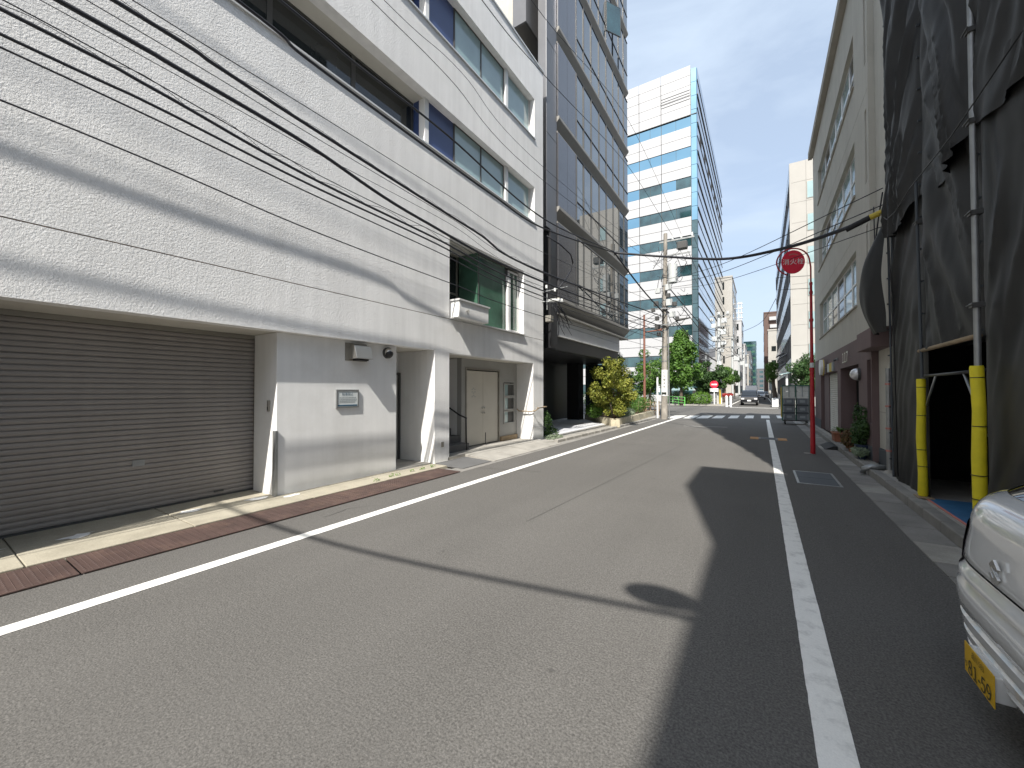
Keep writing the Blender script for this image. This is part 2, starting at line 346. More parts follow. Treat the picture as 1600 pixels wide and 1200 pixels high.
def leaves(name, mat, parent, clumps, n, size, seed=0, shell=0.55, flat=0.0, aspect=0.55):
    """clumps: (x, y, z, rx, ry, rz, weight)"""
    rnd = random.Random(seed); vs_ = []; fs = []
    wsum = sum(c[6] for c in clumps)
    for c in clumps:
        cnt = int(n * c[6] / wsum)
        for _ in range(cnt):
            while True:
                p = Vector((rnd.uniform(-1, 1), rnd.uniform(-1, 1), rnd.uniform(-1, 1)))
                if p.length <= 1: break
            if p.length > 1e-3: p = p.normalized() * (p.length ** shell)
            q = Vector((c[0] + p.x * c[3], c[1] + p.y * c[4], c[2] + p.z * c[5]))
            jit = 0.18 * min(c[3], c[5]); q += Vector((rnd.gauss(0, jit * .4), rnd.gauss(0, jit * .4), rnd.gauss(0, jit * .4)))
            s = size * rnd.uniform(0.6, 1.35)
            nrm = (p + Vector((rnd.gauss(0, .6), rnd.gauss(0, .6), rnd.gauss(0, .6) + 0.35 + flat)))
            nrm = nrm.normalized() if nrm.length > 1e-4 else Vector((0, 0, 1))
            a = nrm.cross(Vector((rnd.gauss(0, 1), rnd.gauss(0, 1), rnd.gauss(0, 1))))
            if a.length < 1e-4: a = Vector((1, 0, 0))
            a.normalize(); b = nrm.cross(a)
            k = len(vs_)
            vs_ += [q - a * s, q + b * s * aspect - nrm * s * .12, q + a * s, q - b * s * aspect - nrm * s * .12]
            fs.append((k, k + 1, k + 2, k + 3))
    mb = MB(); mb.v = [tuple(v) for v in vs_]; mb.f = fs
    return build(name, mb, mat, parent, fix=False)
def crown_clumps(cx, cy, cz, rx, ry, rz, k, seed, cr=0.42):
    rnd = random.Random(seed); out_ = []
    for i in range(k):
        while True:
            p = Vector((rnd.uniform(-1, 1), rnd.uniform(-1, 1), rnd.uniform(-1, 1)))
            if 0.25 < p.length <= 1: break
        s = cr * rnd.uniform(0.6, 1.25)
        out_.append((cx + p.x * rx * (1 - s * .6), cy + p.y * ry * (1 - s * .6), cz + p.z * rz * (1 - s * .6), rx * s, ry * s, rz * s * .75, s * s))
    return out_
def limbs(name, parent, base, top, r0, crown_pts, mat=None, seed=0, n=6):
    rnd = random.Random(seed); mb = MB(); base = Vector(base); top = Vector(top)
    pts = [base.lerp(top, t) + Vector((rnd.gauss(0, .03), rnd.gauss(0, .03), 0)) * t * (top - base).length * .5 for t in (0, .25, .5, .75, 1)]
    mb.tube(pts, [r0 * 1.25, r0, r0 * .8, r0 * .55, r0 * .25], 9)
    for c in crown_pts[:n]:
        t = rnd.uniform(.35, .8); a = base.lerp(top, t); b = Vector(c[:3]); mid = a.lerp(b, .5) + Vector((0, 0, -.08 * (b - a).length))
        mb.tube([a, mid, b], [r0 * .4, r0 * .26, r0 * .1], 6)
    return build(name, mb, mat or MAT['bark'], parent, smooth=True)
# ============================================================ GROUND
kind(build('ground', MB().quad((-1500, -400, -0.03), (1500, -400, -0.03), (1500, 2500, -0.03), (-1500, 2500, -0.03)), MAT['ground']), 'structure')
rd = MB()
rd.quad((-5.0, -30, 0), (1.33, -30, 0), (1.33, 26, 0), (-5.0, 26, 0))
rd.quad((-70, 26, 0), (70, 26, 0), (70, 45.5, 0), (-70, 45.5, 0))
rd.quad((-3.25, 45.5, 0), (1.35, 45.5, 0), (1.35, 420, 0), (-3.25, 420, 0))
road = kind(build('road', rd, MAT['asphalt'], fix=False, origin=(0, 0, 0)), 'structure')
def worn_line(p, q, wd, seed, mat='paint', z=0.004):
    rnd = random.Random(seed); p = Vector((*p, 0)); q = Vector((*q, 0)); d = (q - p).normalized(); n = Vector((d.y, -d.x, 0)); L_ = (q - p).length
    m = int(L_ / .07); mb = MB()
    for i in range(m + 1):
        c = p + d * (L_ * i / m); e1 = rnd.gauss(0, .0009) - (rnd.random() < .02) * rnd.uniform(0, .006); e2 = rnd.gauss(0, .0009) - (rnd.random() < .02) * rnd.uniform(0, .006)
        a = c - n * (wd / 2 + e1); b = c + n * (wd / 2 + e2); mb.v += [(a.x, a.y, z), (b.x, b.y, z)]
    mb.f = [(2 * i, 2 * i + 1, 2 * i + 3, 2 * i + 2) for i in range(m)]
    return build('road_marking', mb, MAT[mat], road, fix=False)
def paint(pts, mat='paint', name='road_marking', z=0.004, parent=road):
    return build(name, MB().add([(p[0], p[1], z) for p in pts], [tuple(range(len(pts)))]), MAT[mat], parent, fix=False)
worn_line((-4.315, -6), (-4.16, 24.2), .15, 1)
worn_line((.27, -6), (.24, 25.6), .15, 2)
for a, b in [(1040, 1061), (1066.5, 1083), (1087, 1106), (1111.5, 1128), (1137, 1152), (1163, 1177), (1189, 1203), (1215, 1230)]:
    p = at(a, 653.8, z=0); q = at(b, 653.8, z=0)
    paint([(p.x, p.y), (q.x, q.y), (q.x, q.y + 2.9), (p.x, p.y + 2.9)], z=0.008)
paint([(-2.6, 42.3), (1.2, 42.3), (1.2, 42.8), (-2.6, 42.8)])
paint([(-3.02, 45.6), (-2.87, 45.6), (-2.87, 200), (-3.02, 200)])
paint([(0.95, 45.6), (1.08, 45.6), (1.08, 200), (0.95, 200)])
paint([(-3.0, 19.2), (-1.3, 19.5), (-1.3, 19.62), (-3.0, 19.32)], 'old_paint')
paint([(-30, 36.2), (-6.2, 36.2), (-6.2, 36.35), (-30, 36.35)], 'old_paint')
paint([(-9, 38.2), (-3.4, 40.4), (-3.4, 40.6), (-9, 38.4)], 'old_paint')
# thin asphalt repair seams
for pts in ([(-2.45, 4.2), (-2.44, 4.2), (-2.0, 12.5), (-2.01, 12.5)], [(-5.0, 6.6), (-5.0, 6.58), (-3.7, 6.9), (-3.7, 6.92)]):
    paint(pts, 'asphalt_seam', name='repair_seam', z=0.003)

# beyond the crossing: pavements
kind(build('far_pavement', MB().box(-8.0, -3.27, 46.0, 300, -0.02, 0.1).box(1.37, 4.0, 46.0, 300, -0.02, 0.1), MAT['concrete']), 'structure')
kind(build('park_ground', MB().box(-40, -8.0, 46.0, 58, -0.02, 0.09).box(-40, -5.6, 25.9, 26.6, -0.02, 0.02), MAT['concrete']), 'structure')

# left: apron slabs, kerb, forecourt
ap = kind(build('pavement_apron', MB().box(-9.0, -5.58, -14, 10.9, -0.03, 0.012), MAT['apron']), 'structure')
y = -2.2
for i, L_ in enumerate([1.5, 1.4, 1.25, 1.45, 1.3, 1.2, 1.3]):
    build('concrete_slab', MB().box(-6.9, -5.585, y + 0.006, y + L_ - 0.006, 0.013, 0.03 + 0.002 * (i % 2)), MAT['apron'], ap, bevel=0.006); y += L_
for (cx, cy, r) in [(-6.3, 0.45, 0.16), (-6.25, 1.15, 0.1), (-6.3, 2.15, 0.09), (-6.2, 2.9, 0.11), (-5.95, 3.3, 0.1)]:
    rnd = random.Random(cx * 91 + cy)
    pts = [(cx + r * rnd.uniform(.4, 1.1) * math.cos(a), cy + 1.7 * r * rnd.uniform(.4, 1.1) * math.sin(a), 0.0365) for a in [k * 2 * math.pi / 14 for k in range(14)]]
    build('mortar_patch', MB().add(pts, [tuple(range(14))]), MAT['smooth_white'], ap, fix=False)
# steel cover plates over the drain
lug_rows = [(-1.5, 0.93), (0.945, 4.93), (4.945, 6.05)]
cover_labels = ['ribbed rust brown steel drain cover nearest the camera in front of the shutter',
                'longest rust brown steel drain cover running along the shutter and white wall',
                'short smooth rust brown steel drain cover ending at the last white pier']
for i, (a, b) in enumerate(lug_rows):
    t = thing('drain_cover', cover_labels[i], 'drain cover', (-5.28, (a + b) / 2, 0), 'steel covers over the roadside drain')
    xo = 0.035 * (0.5 * (a + b)) / 6
    build('plate', MB().box(-5.575, -5.005, a, b, 0.004, 0.018), MAT['rust'], t, bevel=0.003)
    lg = MB()
    if i < 2:
        ny = int((b - a) / 0.042); nx = 12
        for p in range(ny):
            for q in range(nx):
                x = -5.545 + q * 0.046; yy = a + 0.03 + p * 0.042; s = 0.015
                if p % 2: lg.add([(x - s, yy, 0.018), (x, yy - .006, 0.018), (x + s, yy, 0.018), (x, yy + .006, 0.018), (x, yy, 0.025)], [(0, 1, 4), (1, 2, 4), (2, 3, 4), (3, 0, 4)])
                else: lg.add([(x - .006, yy, 0.018), (x, yy - s, 0.018), (x + .006, yy, 0.018), (x, yy + s, 0.018), (x, yy, 0.025)], [(0, 1, 4), (1, 2, 4), (2, 3, 4), (3, 0, 4)])
        kind(build('tread_lugs', lg, MAT['rust'], t, fix=False), 'stuff')
# oil stains, patches and small cracks in the asphalt
rnd = random.Random(21)
for i in range(9):
    cx, cy = rnd.uniform(-3.8, 1.2), rnd.uniform(1.2, 12); r = rnd.uniform(.012, .04)
    pts = [(cx + r * rnd.uniform(.5, 1.2) * math.cos(a), cy + r * rnd.uniform(.4, 1.0) * math.sin(a)) for a in [k * math.pi / 7 for k in range(14)]]
    paint(pts, 'asphalt_seam', name='oil_stain', z=0.003)
for i in range(1):
    x, y = [(-4.7, 3.0), (.75, 4.2)][i]; a = [1.5, 1.2][i]; pa = []; pb = []
    for k in range(16):
        pa.append((x, y)); pb.append((x + .006, y + .003)); a += rnd.gauss(0, .35) * (1 if k % 2 else .6); x += .07 * math.cos(a); y += .07 * math.sin(a)
    mb = MB(); mb.v = [(p[0], p[1], .003) for p in pa] + [(p[0], p[1], .003) for p in pb]; mb.f = [(k, k + 1, 17 + k, 16 + k) for k in range(15)]
    build('crack', mb, MAT['rubber'], road, fix=False)
# weeds along the edge of the wall
for i, (u, v) in enumerate([(588, 752), (612, 745), (622, 743), (644, 737), (660, 734), (676, 730)]):
    p = at(u, v, z=0.03)
    o = leaves('weed', LEAF['bright'], None, [(p.x, p.y, 0.055, .04, .06, .035, 1)], 26, 0.014, seed=i)
    tag(o, ['leftmost small green weed at the foot of the white wall', 'second small weed from the left below the white wall', 'third small weed, close beside the second, below the white wall',
            'small weed by the entrance recess of the white building', 'small weed in front of the bright entrance pier', 'last small weed at the corner of the grey pier'][i], 'weed', 'weeds along the drain')
# kerb and forecourt on the left
ks = kind(build('left_pavement', MB().prism([(-9.3, 11.0), (-5.42, 11.0), (-5.22, 22.4), (-5.1, 25.9), (-9.3, 25.9)], 'z', -0.03, 0.05), MAT['concrete']), 'structure')
gut = kind(build('left_gutter', MB().prism([(-5.36, 6.1), (-5.0, 6.1), (-5.0, 25.9), (-5.06, 25.9)], 'z', -0.02, 0.004), MAT['gutter']), 'structure')
for i in range(19):
    y0 = 11.0 + i * 0.6; xk = -5.29 + (y0 - 11) * 0.018
    me_k = MB().box(xk - .14, xk, y0 + .006, y0 + .594, -0.02, 0.09)
    build('kerb_stone', me_k, MAT['kerb'] if i > 9 else MAT['concrete'], ks, bevel=0.012)
for i in range(7):
    for j in range(6):
        x0 = -9.2 + j * 0.63; y0 = 11.45 + i * 1.22
        x1 = x0 + 0.622; y1 = y0 + 1.212
        if x1 > -5.43: continue
        build('paving_slab', MB().box(x0, x1, y0, y1, 0.05, 0.066 + 0.001 * ((i * 3 + j) % 2)), MAT['tile'], ks)
# raised entrance ramp in front of the double door
rp_ = kind(build('entrance_ramp', MB().prism([(-9.2, -0.02), (-5.95, -0.02), (-5.95, 0.10), (-9.2, 0.12)], 'y', 6.76, 10.64), MAT['concrete']), 'structure')
for i, (a, b) in enumerate([(7.35, 8.2), (8.21, 9.05), (9.06, 9.9), (9.91, 10.85)]):
    build('ramp_slab', MB().prism([(-5.948, 0.0), (-5.10, 0.0), (-5.10, 0.02), (-5.948, 0.105)], 'y', a, b), MAT['concrete'], rp_, bevel=0.006)
build('ramp_plate', MB().prism([(-5.9, 0.006), (-5.15, 0.006), (-5.15, 0.016), (-5.9, 0.05)], 'y', 6.3, 7.3), MAT['step'], rp_)

# right: gutter slabs, kerb, narrow pavement
rg = kind(build('right_gutter', MB().box(1.33, 1.72, -25, 25.9, -0.03, -0.006), MAT['gutter']), 'structure')
y = -3.0; k = 0
rnd = random.Random(5)
while y < 24.5:
    L_ = 0.6 if k % 7 else 0.35
    build('gutter_slab', MB().box(1.335, 1.685, y + .005, y + L_ - .005, -0.006, 0.004 + rnd.uniform(0, .006)), MAT['gutter'] if k % 5 else MAT['concrete'], rg, bevel=0.005); y += L_; k += 1
rp2 = kind(build('right_pavement', MB().box(1.83, 1.97, 3.4, 22.4, -0.03, 0.115).box(1.97, 14, -3, 3.4, -0.03, 0.02).box(1.7, 14, -25, -3, -0.03, 0.1).box(1.7, 3.6, 21.9, 25.9, -0.03, 0.1), MAT['concrete']), 'structure')
y = 3.4
for i in range(31):
    build('kerb_stone', MB().box(1.69, 1.83, y + .005, y + .595, -0.02, 0.125 + rnd.uniform(-.004, .004)), MAT['kerb'], rp2, bevel=0.015); y += 0.6
build('driveway_ramp', MB().prism([(1.69, 0.0), (1.69, 0.012), (1.97, 0.03), (1.97, 0.0)], 'y', -3, 3.38), MAT['kerb'], rp2)

# covers in the road on the right
t = thing('inspection_cover', 'rectangular grey iron inspection cover with a pale frame set in the shaded asphalt', 'manhole cover', (0.8, 9.1, 0))
c4 = [at(1239, 736.5, z=0), at(1298, 737, z=0), at(1312, 757, z=0), at(1249, 756, z=0)]
x0, x1, y0, y1 = 0.50, 1.12, 8.45, 9.72
build('frame', wall(MB(), 'x', 0, 0, 0, 0, 0, 0, []) if False else MB().box(x0, x0 + .035, y0, y1, 0, 0.007).box(x1 - .035, x1, y0, y1, 0, 0.007).box(x0 + .035, x1 - .035, y0, y0 + .035, 0, 0.007).box(x0 + .035, x1 - .035, y1 - .035, y1, 0, 0.007), MAT['galv'], t)
for i in range(2):
    build('lid', MB().box(x0 + .04, x1 - .04, y0 + .04 + i * .6, y0 + .625 + i * .6, 0, 0.005), MAT['slate'], t)
t = thing('hydrant_cover', 'small hydrant cover in a worn orange painted rectangle straddling the right white line', 'hydrant cover', (0.2, 15.6, 0))
for (a, b, m, z) in [(-0.36, -0.12, 'orange', .012), (0.42, 0.66, 'orange', .012), (-0.12, 0.42, 'gutter', .013)]:
    build('painted_surround' if m == 'orange' else 'surround', MB().box(a, b, 15.3, 15.95, 0, z), MAT[m], t)
build('lid', MB().box(-0.06, 0.36, 15.42, 15.83, .013, .017), MAT['slate'], t, bevel=.003)

# ============================================================ WHITE BUILDING (left)
XF = -5.95; XP = -6.12
wb = thing('white_building', 'white rendered building with roller shutter and ribbon windows lining the left of the street', 'building', (-8, 4, 0))
holes = [(0.25, 6.32, -1, 2.47), (6.79, 10.66, -1, 2.44), (6.79, 10.09, 3.235, 5.13), (-13, 10.75, 6.80, 7.93), (-13, 10.75, 9.45, 10.71)]
# the wall is cast in courses with a recessed joint between them
def course(z0, z1): build('wall', wall(MB(), 'x', XF, XF - .22, -13, 11.32, z0, z1, holes), MAT['stucco'], wb)
course(0, 3.205); course(3.219, 11.93)
build('joint', MB().box(XF - .03, XF - .012, -13, 6.785, 3.2, 3.224).box(XF - .03, XF - .012, 10.1, 11.31, 3.2, 3.224), MAT['groove'], wb)
course2 = MB().box(XF - .0, XF + .004, 0.5, 6.4, 2.9, 2.9)
build('end_wall', MB().box(-18, XF - .221, 11.06, 11.32, 0, 11.93), MAT['stucco'], wb)
build('roof', MB().box(-18, XF - .221, -13, 11.055, 11.55, 11.80), MAT['concrete'], wb)
build('coping', MB().box(XF - .3, XF + .03, -13, 11.35, 11.93, 11.97), MAT['alu'], wb)
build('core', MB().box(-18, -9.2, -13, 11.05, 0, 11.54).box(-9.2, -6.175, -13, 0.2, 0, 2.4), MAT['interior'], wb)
# floor slabs = soffits of the recesses
for (a, b, z0, z1) in [(0.1, 6.5, 2.47, 3.1), (6.6, 11.0, 2.44, 3.2), (6.6, 11.0, 5.13, 6.6), (-13, 6.59, 5.9, 6.7), (-13, 11.0, 7.93, 9.35), (-13, 11.0, 10.71, 11.5)]:
    build('soffit', MB().box(-9.2, XF - .222, a, b, z0, z1), MAT['soffit'], wb)
for bx_ in [(-9.2, XF - .222, 10.76, 11.055, 5.2, 11.5), (-9.2, -6.172, 10.10, 10.3, 3.2, 5.12), (-9.2, -6.172, 6.6, 6.78, 3.2, 5.12)]: build('partition', MB().box(*bx_), MAT['smooth_white'], wb)
# ground floor: shutter
SX = -6.86
sh = link('shutter', None, wb, (SX, 1.9, 0)); WL[sh.name] = Vector((SX, 1.9, 0))
PIT = 0.0655; nsl = 36
prof = [(-.006, 0.0), (-.006, 0.005), (0.010, 0.008), (0.014, 0.030), (0.011, 0.056), (-.006, 0.0605), (-.006, 0.0652), (-.02, 0.0652), (-.02, 0)]
slm = MB().prism(prof, 'y', -1.32, 1.32).mesh('slat', MAT['shutter'])
rnd = random.Random(77)
for i in range(nsl):
    o = link('slat', slm, sh, (SX + rnd.uniform(-.003, .003), 1.88, 0.05 + i * PIT + rnd.uniform(-.0012, .0012))); o.rotation_euler = (rnd.uniform(-.0006, .0006), rnd.uniform(-.05, .05), 0)
build('lock_plate', MB().box(SX + .012, SX + .02, 1.72, 1.84, .62, .70), MAT['galv'], sh)
build('pull_handle', MB().box(SX + .012, SX + .035, 2.62, 2.74, .10, .12), MAT['dark_frame'], sh)
build('bottom_bar', MB().box(SX - .02, SX + .03, 0.56, 3.2, 0.015, 0.052), MAT['dark_frame'], sh)
build('guide_rail', MB().box(SX - .05, SX + .07, 3.175, 3.225, 0.02, 2.468), MAT['shutter_rail'], sh, bevel=.004)
build('guide_rail', MB().box(SX - .05, SX + .07, 0.44, 0.56, 0.02, 2.468), MAT['dark_frame'], sh, bevel=.004)
build('shutter_head', MB().box(SX - .12, SX + .05, 0.56, 3.17, 2.405, 2.468), MAT['shutter_rail'], sh)
# jambs, panel, entrance
pw = MB().prism([(-7.05, 3.228), (-6.79, 3.228), (-6.79, 3.13), (XP, 3.13), (XP, 5.42), (-7.05, 5.42)], 'z', 0.0, 2.468)
pn = build('panel_wall', pw, MAT['smooth_white'], wb, bevel=.008)
build('jamb_wall', MB().box(-9.2, -6.95, 3.0, 5.45, 0, 2.466).box(-9.2, -7.1, 0.5, 3.0, 0, 2.466), MAT['smooth_white'], wb)
build('jamb_wall', MB().box(-9.2, XF - .222, 6.322, 6.74, 0, 2.466), MAT['smooth_white'], wb)
build('pier', MB().box(XF - .05, XF + .003, 6.324, 6.788, 0.0, 2.9), MAT['stucco'], wb) if False else None
build('back_wall', MB().box(-9.2, -7.08, 5.452, 6.32, 0, 2.466), MAT['smooth_white'], wb)
d = build('side_door', MB().box(-7.078, -7.03, 5.50, 6.26, 0.05, 1.95), MAT['door_panel'], wb)
d['label'] = 'grey steel side door deep in the entrance recess'
build('door_frame', MB().box(-7.07, -6.99, 6.262, 6.31, 0.03, 2.0).box(-7.07, -6.99, 5.45, 5.499, .03, 2.0).box(-7.07, -6.99, 5.50, 6.26, 1.955, 2.0), MAT['dark_frame'], wb)
build('threshold', MB().box(-7.05, -6.0, 5.43, 6.315, 0.012, 0.04), MAT['concrete'], wb)
build('corner_guard', MB().box(XP - .05, XP + .03, 3.10, 3.145, 0.0, 1.0), MAT['galv'], wb, bevel=.006)
sw = build('switch_box', MB().box(-6.34, -6.29, 3.10, 3.13, 1.28, 1.45), MAT['shutter_rail'], wb, bevel=.004)
build('key_slot', MB().box(-6.325, -6.305, 3.095, 3.10, 1.30, 1.35), MAT['black'], sw)
# vent hood
vh = link('vent_hood', None, wb, (XP, 4.47, 2.12)); WL[vh.name] = Vector((XP, 4.47, 2.12))
hp = [(XP + .002, 2.40), (XP + .09, 2.405), (XP + .15, 2.38), (XP + .22, 2.17), (XP + .225, 2.155), (XP + .002, 2.155)]
build('hood', MB().prism(hp, 'y', 4.35, 4.69), MAT['chrome'], vh, bevel=.006)
build('backplate', MB().box(XP, XP + .016, 4.27, 4.71, 2.12, 2.43), MAT['shutter_rail'], vh)
build('damper', MB().box(XP + .03, XP + .17, 4.41, 4.63, 2.125, 2.154), MAT['black'], vh)
lp = build('wall_lamp', MB().cyl((XP, 5.18, 2.32), (XP + .05, 5.18, 2.32), .105, .105, 24), MAT['dark_frame'], wb, smooth=True, auto=40)
build('lamp_dome', MB().dome((XP + .05, 5.18, 2.32), .092, n=20, m=10, sx=.9), MAT['chrome'], lp, smooth=True)
build('lamp_diffuser', MB().dome((XP + .065, 5.175, 2.305), .083, n=20, m=10, sx=.9), MAT['black'], lp, smooth=True)
# no-parking notice
sg = build('notice', MB().box(XP + .004, XP + .022, 4.12, 4.51, 1.325, 1.59), MAT['signboard'], wb)
build('notice_frame', MB().box(XP, XP + .03, 4.095, 4.12, 1.30, 1.615).box(XP, XP + .03, 4.51, 4.535, 1.30, 1.615).box(XP, XP + .03, 4.12, 4.51, 1.59, 1.615).box(XP, XP + .03, 4.12, 4.51, 1.30, 1.325), MAT['galv'], sg)
lettering('lettering', '駐車禁止', 0.052, MAT['ink_blue'], sg, (XP + .024, 4.315, 1.535), (0, 1, 0), bold=.0012)
ln = MB()
for j, z in enumerate([1.47, 1.44, 1.415, 1.39]):
    yy = 4.155
    rr = random.Random(j)
    while yy < 4.475 - .05 * (j == 3):
        wd = rr.uniform(.012, .03); ln.box(XP + .022, XP + .0245, yy, yy + wd, z, z + .012); yy += wd + .008
build('small_print', ln, MAT['ink_grey'], sg)
build('blue_band', MB().box(XP + .022, XP + .0245, 4.125, 4.505, 1.33, 1.352), MAT['ink_blue'], sg)
build('outlet_cover', MB().box(XF, XF + .02, 6.53, 6.60, .36, .47), MAT['shutter_rail'], wb, bevel=.004)

# ground floor: stair and double door
XB = -6.55
build('door_wall', wall(MB(), 'x', XB, XB - .15, 7.95, 10.74, 0.1, 2.436, [(8.14, 9.66, 0.1, 2.16), (9.93, 10.5, 0.6, 1.84)]), MAT['door_panel'], wb)
build('jamb_wall', MB().box(XB - 2.5, XF - .225, 10.66, 11.05, 0.0, 2.43), MAT['smooth_white'], wb)
build('stair_wall', MB().box(-9.2, XB - .151, 7.95, 8.05, 0.1, 2.43).box(-9.2, -9.1, 6.75, 7.94, .1, 2.43), MAT['smooth_white'], wb)
for i, (a, b) in enumerate([(8.17, 8.90), (8.905, 9.63)]):
    dr = build('door_leaf', MB().box(XB - .06, XB - .02, a, b, 0.13, 2.13), MAT['door_white'], wb, bevel=.003)
    hy = 8.86 if i == 0 else 8.95
    build('handle', MB().cyl((XB - .02, hy, 1.12), (XB + .02, hy, 1.12), .024).cyl((XB - .02, hy, .98), (XB + .02, hy, .98), .02), MAT['chrome'], dr, smooth=True)
    for z in (.4, 1.15, 1.85): build('hinge', MB().cyl((XB - .005, 8.16 if i == 0 else 9.64, z), (XB - .005, 8.16 if i == 0 else 9.64, z + .13), .014, n=8), MAT['shutter_rail'], dr)
    if i == 0:
        lb = MB()
        for q in range(9): lb.box(XB - .02, XB - .0175, 8.40 + (q % 3) * .06, 8.44 + (q % 3) * .06, 1.62 - q // 3 * .10 + (q % 2) * .03, 1.64 - q // 3 * .10 + (q % 2) * .03)
        build('faded_marks', lb, MAT['ink_grey'], dr)
build('door_frame', MB().box(XB - .08, XB + .015, 8.10, 8.15, .1, 2.2).box(XB - .08, XB + .015, 9.65, 9.70, .1, 2.2).box(XB - .08, XB + .015, 8.15, 9.65, 2.155, 2.2), MAT['shutter_rail'], wb)
for i in range(3):
    z0 = 1.44 - i * .41
    wf = build('window', MB().box(XB - .03, XB + .02, 9.90, 9.945, z0 - .03, z0 + .37).box(XB - .03, XB + .02, 10.485, 10.53, z0 - .03, z0 + .37).box(XB - .03, XB + .02, 9.945, 10.485, z0 - .03, z0 + .005).box(XB - .03, XB + .02, 9.945, 10.485, z0 + .335, z0 + .37), MAT['door_panel'], wb)
    build('pane', MB().box(XB - .05, XB - .035, 9.945, 10.485, z0 + .005, z0 + .335), MAT['glass_pale'], wf)
    build('blind', MB().box(XB - .034, XB - .031, 10.2, 10.48, z0 + .01, z0 + .33), MAT['dark_frame'], wf)
build('door_step', MB().box(XB - .0, XB + .06, 9.72, 10.62, .101, .24), MAT['timber'], wb)
for i in range(7):
    build('step', MB().box(-9.09, -6.30 - .30 * i, 6.80, 7.945, .1 + .17 * i, .1 + .17 * (i + 1)), MAT['step'], wb)
build('letter_box', MB().box(-7.6, -7.3, 7.70, 7.94, 1.45, 1.75), MAT['black'], wb)
build('handrail', MB().tube([(-8.4, 7.85, 1.95), (-6.55, 7.85, .98), (-6.3, 7.85, .9)], .02).tube([(-6.32, 7.85, .89), (-6.30, 7.85, .1)], .017), MAT['black'], wb, smooth=True)
build('grab_rail', MB().tube([(-6.5, 10.60, 1.02), (-6.4, 10.56, .96), (-6.0, 10.56, .96), (-5.86, 10.62, .98), (-5.80, 10.75, 1.06), (-5.80, 11.25, 1.08), (-5.94, 11.3, 1.08)], .018).cyl((-6.1, 10.56, .96), (-6.1, 10.66, .96), .012).cyl((-5.95, 10.9, 1.06), (-5.80, 10.9, 1.06), .012), MAT['timber'], wb, smooth=True)
build('door_stay', MB().cyl((-6.42, 8.82, .14), (-6.42, 8.82, .45), .012), MAT['black'], wb)

# second floor: deep window with green glass bay and planter box
def win(parent, x, y0, y1, z0, z1, glass, frame='alu', fw=.045, d=.05, label=None, transom=None, name='window'):
    f = MB().box(x - d, x, y0, y0 + fw, z0, z1).box(x - d, x, y1 - fw, y1, z0, z1).box(x - d, x, y0 + fw, y1 - fw, z0, z0 + fw).box(x - d, x, y0 + fw, y1 - fw, z1 - fw, z1)
    if transom: f.box(x - d, x, y0 + fw, y1 - fw, transom - fw / 2, transom + fw / 2)
    o = build(name, f, MAT[frame], parent)
    if label: o['label'] = label
    if transom:
        build('pane', MB().box(x - d * .6, x - d * .35, y0 + fw, y1 - fw, z0 + fw, transom - fw / 2), MAT[glass], o)
        build('pane', MB().box(x - d * .6, x - d * .35, y0 + fw, y1 - fw, transom + fw / 2, z1 - fw), MAT[glass], o)
    else: build('pane', MB().box(x - d * .6, x - d * .35, y0 + fw, y1 - fw, z0 + fw, z1 - fw), MAT[glass], o)
    return o
win(wb, -6.75, 6.785, 8.02, 3.3, 5.12, 'glass_dark', 'shutter_rail', transom=4.1)
win(wb, -6.12, 8.1, 9.38, 3.25, 5.10, 'glass_green', 'dark_frame', fw=.02, label='large green tinted bay pane')
win(wb, -6.12, 9.50, 10.06, 3.28, 5.05, 'glass_green', 'alu', fw=.07)
build('mullion', MB().box(-6.15, -6.04, 9.382, 9.498, 3.25, 4.85), MAT['white'], wb)
build('bay_side', MB().box(-6.74, -6.13, 8.06, 8.098, 3.25, 5.12), MAT['glass_green'], wb)
build('sill', MB().box(-6.8, XF + .06, 6.80, 10.085, 3.222, 3.25), MAT['alu'], wb)
pb = build('window_box', MB().box(-6.25, -5.72, 6.86, 7.98, 3.252, 3.62), MAT['smooth_white'], wb, bevel=.006)
build('box_rim', MB().box(-6.27, -5.69, 6.83, 8.01, 3.622, 3.66), MAT['alu'], pb)
build('box_tap', MB().cyl((-5.72, 7.12, 3.42), (-5.66, 7.12, 3.42), .02).cyl((-5.66, 7.12, 3.36), (-5.66, 7.12, 3.44), .015), MAT['chrome'], pb)

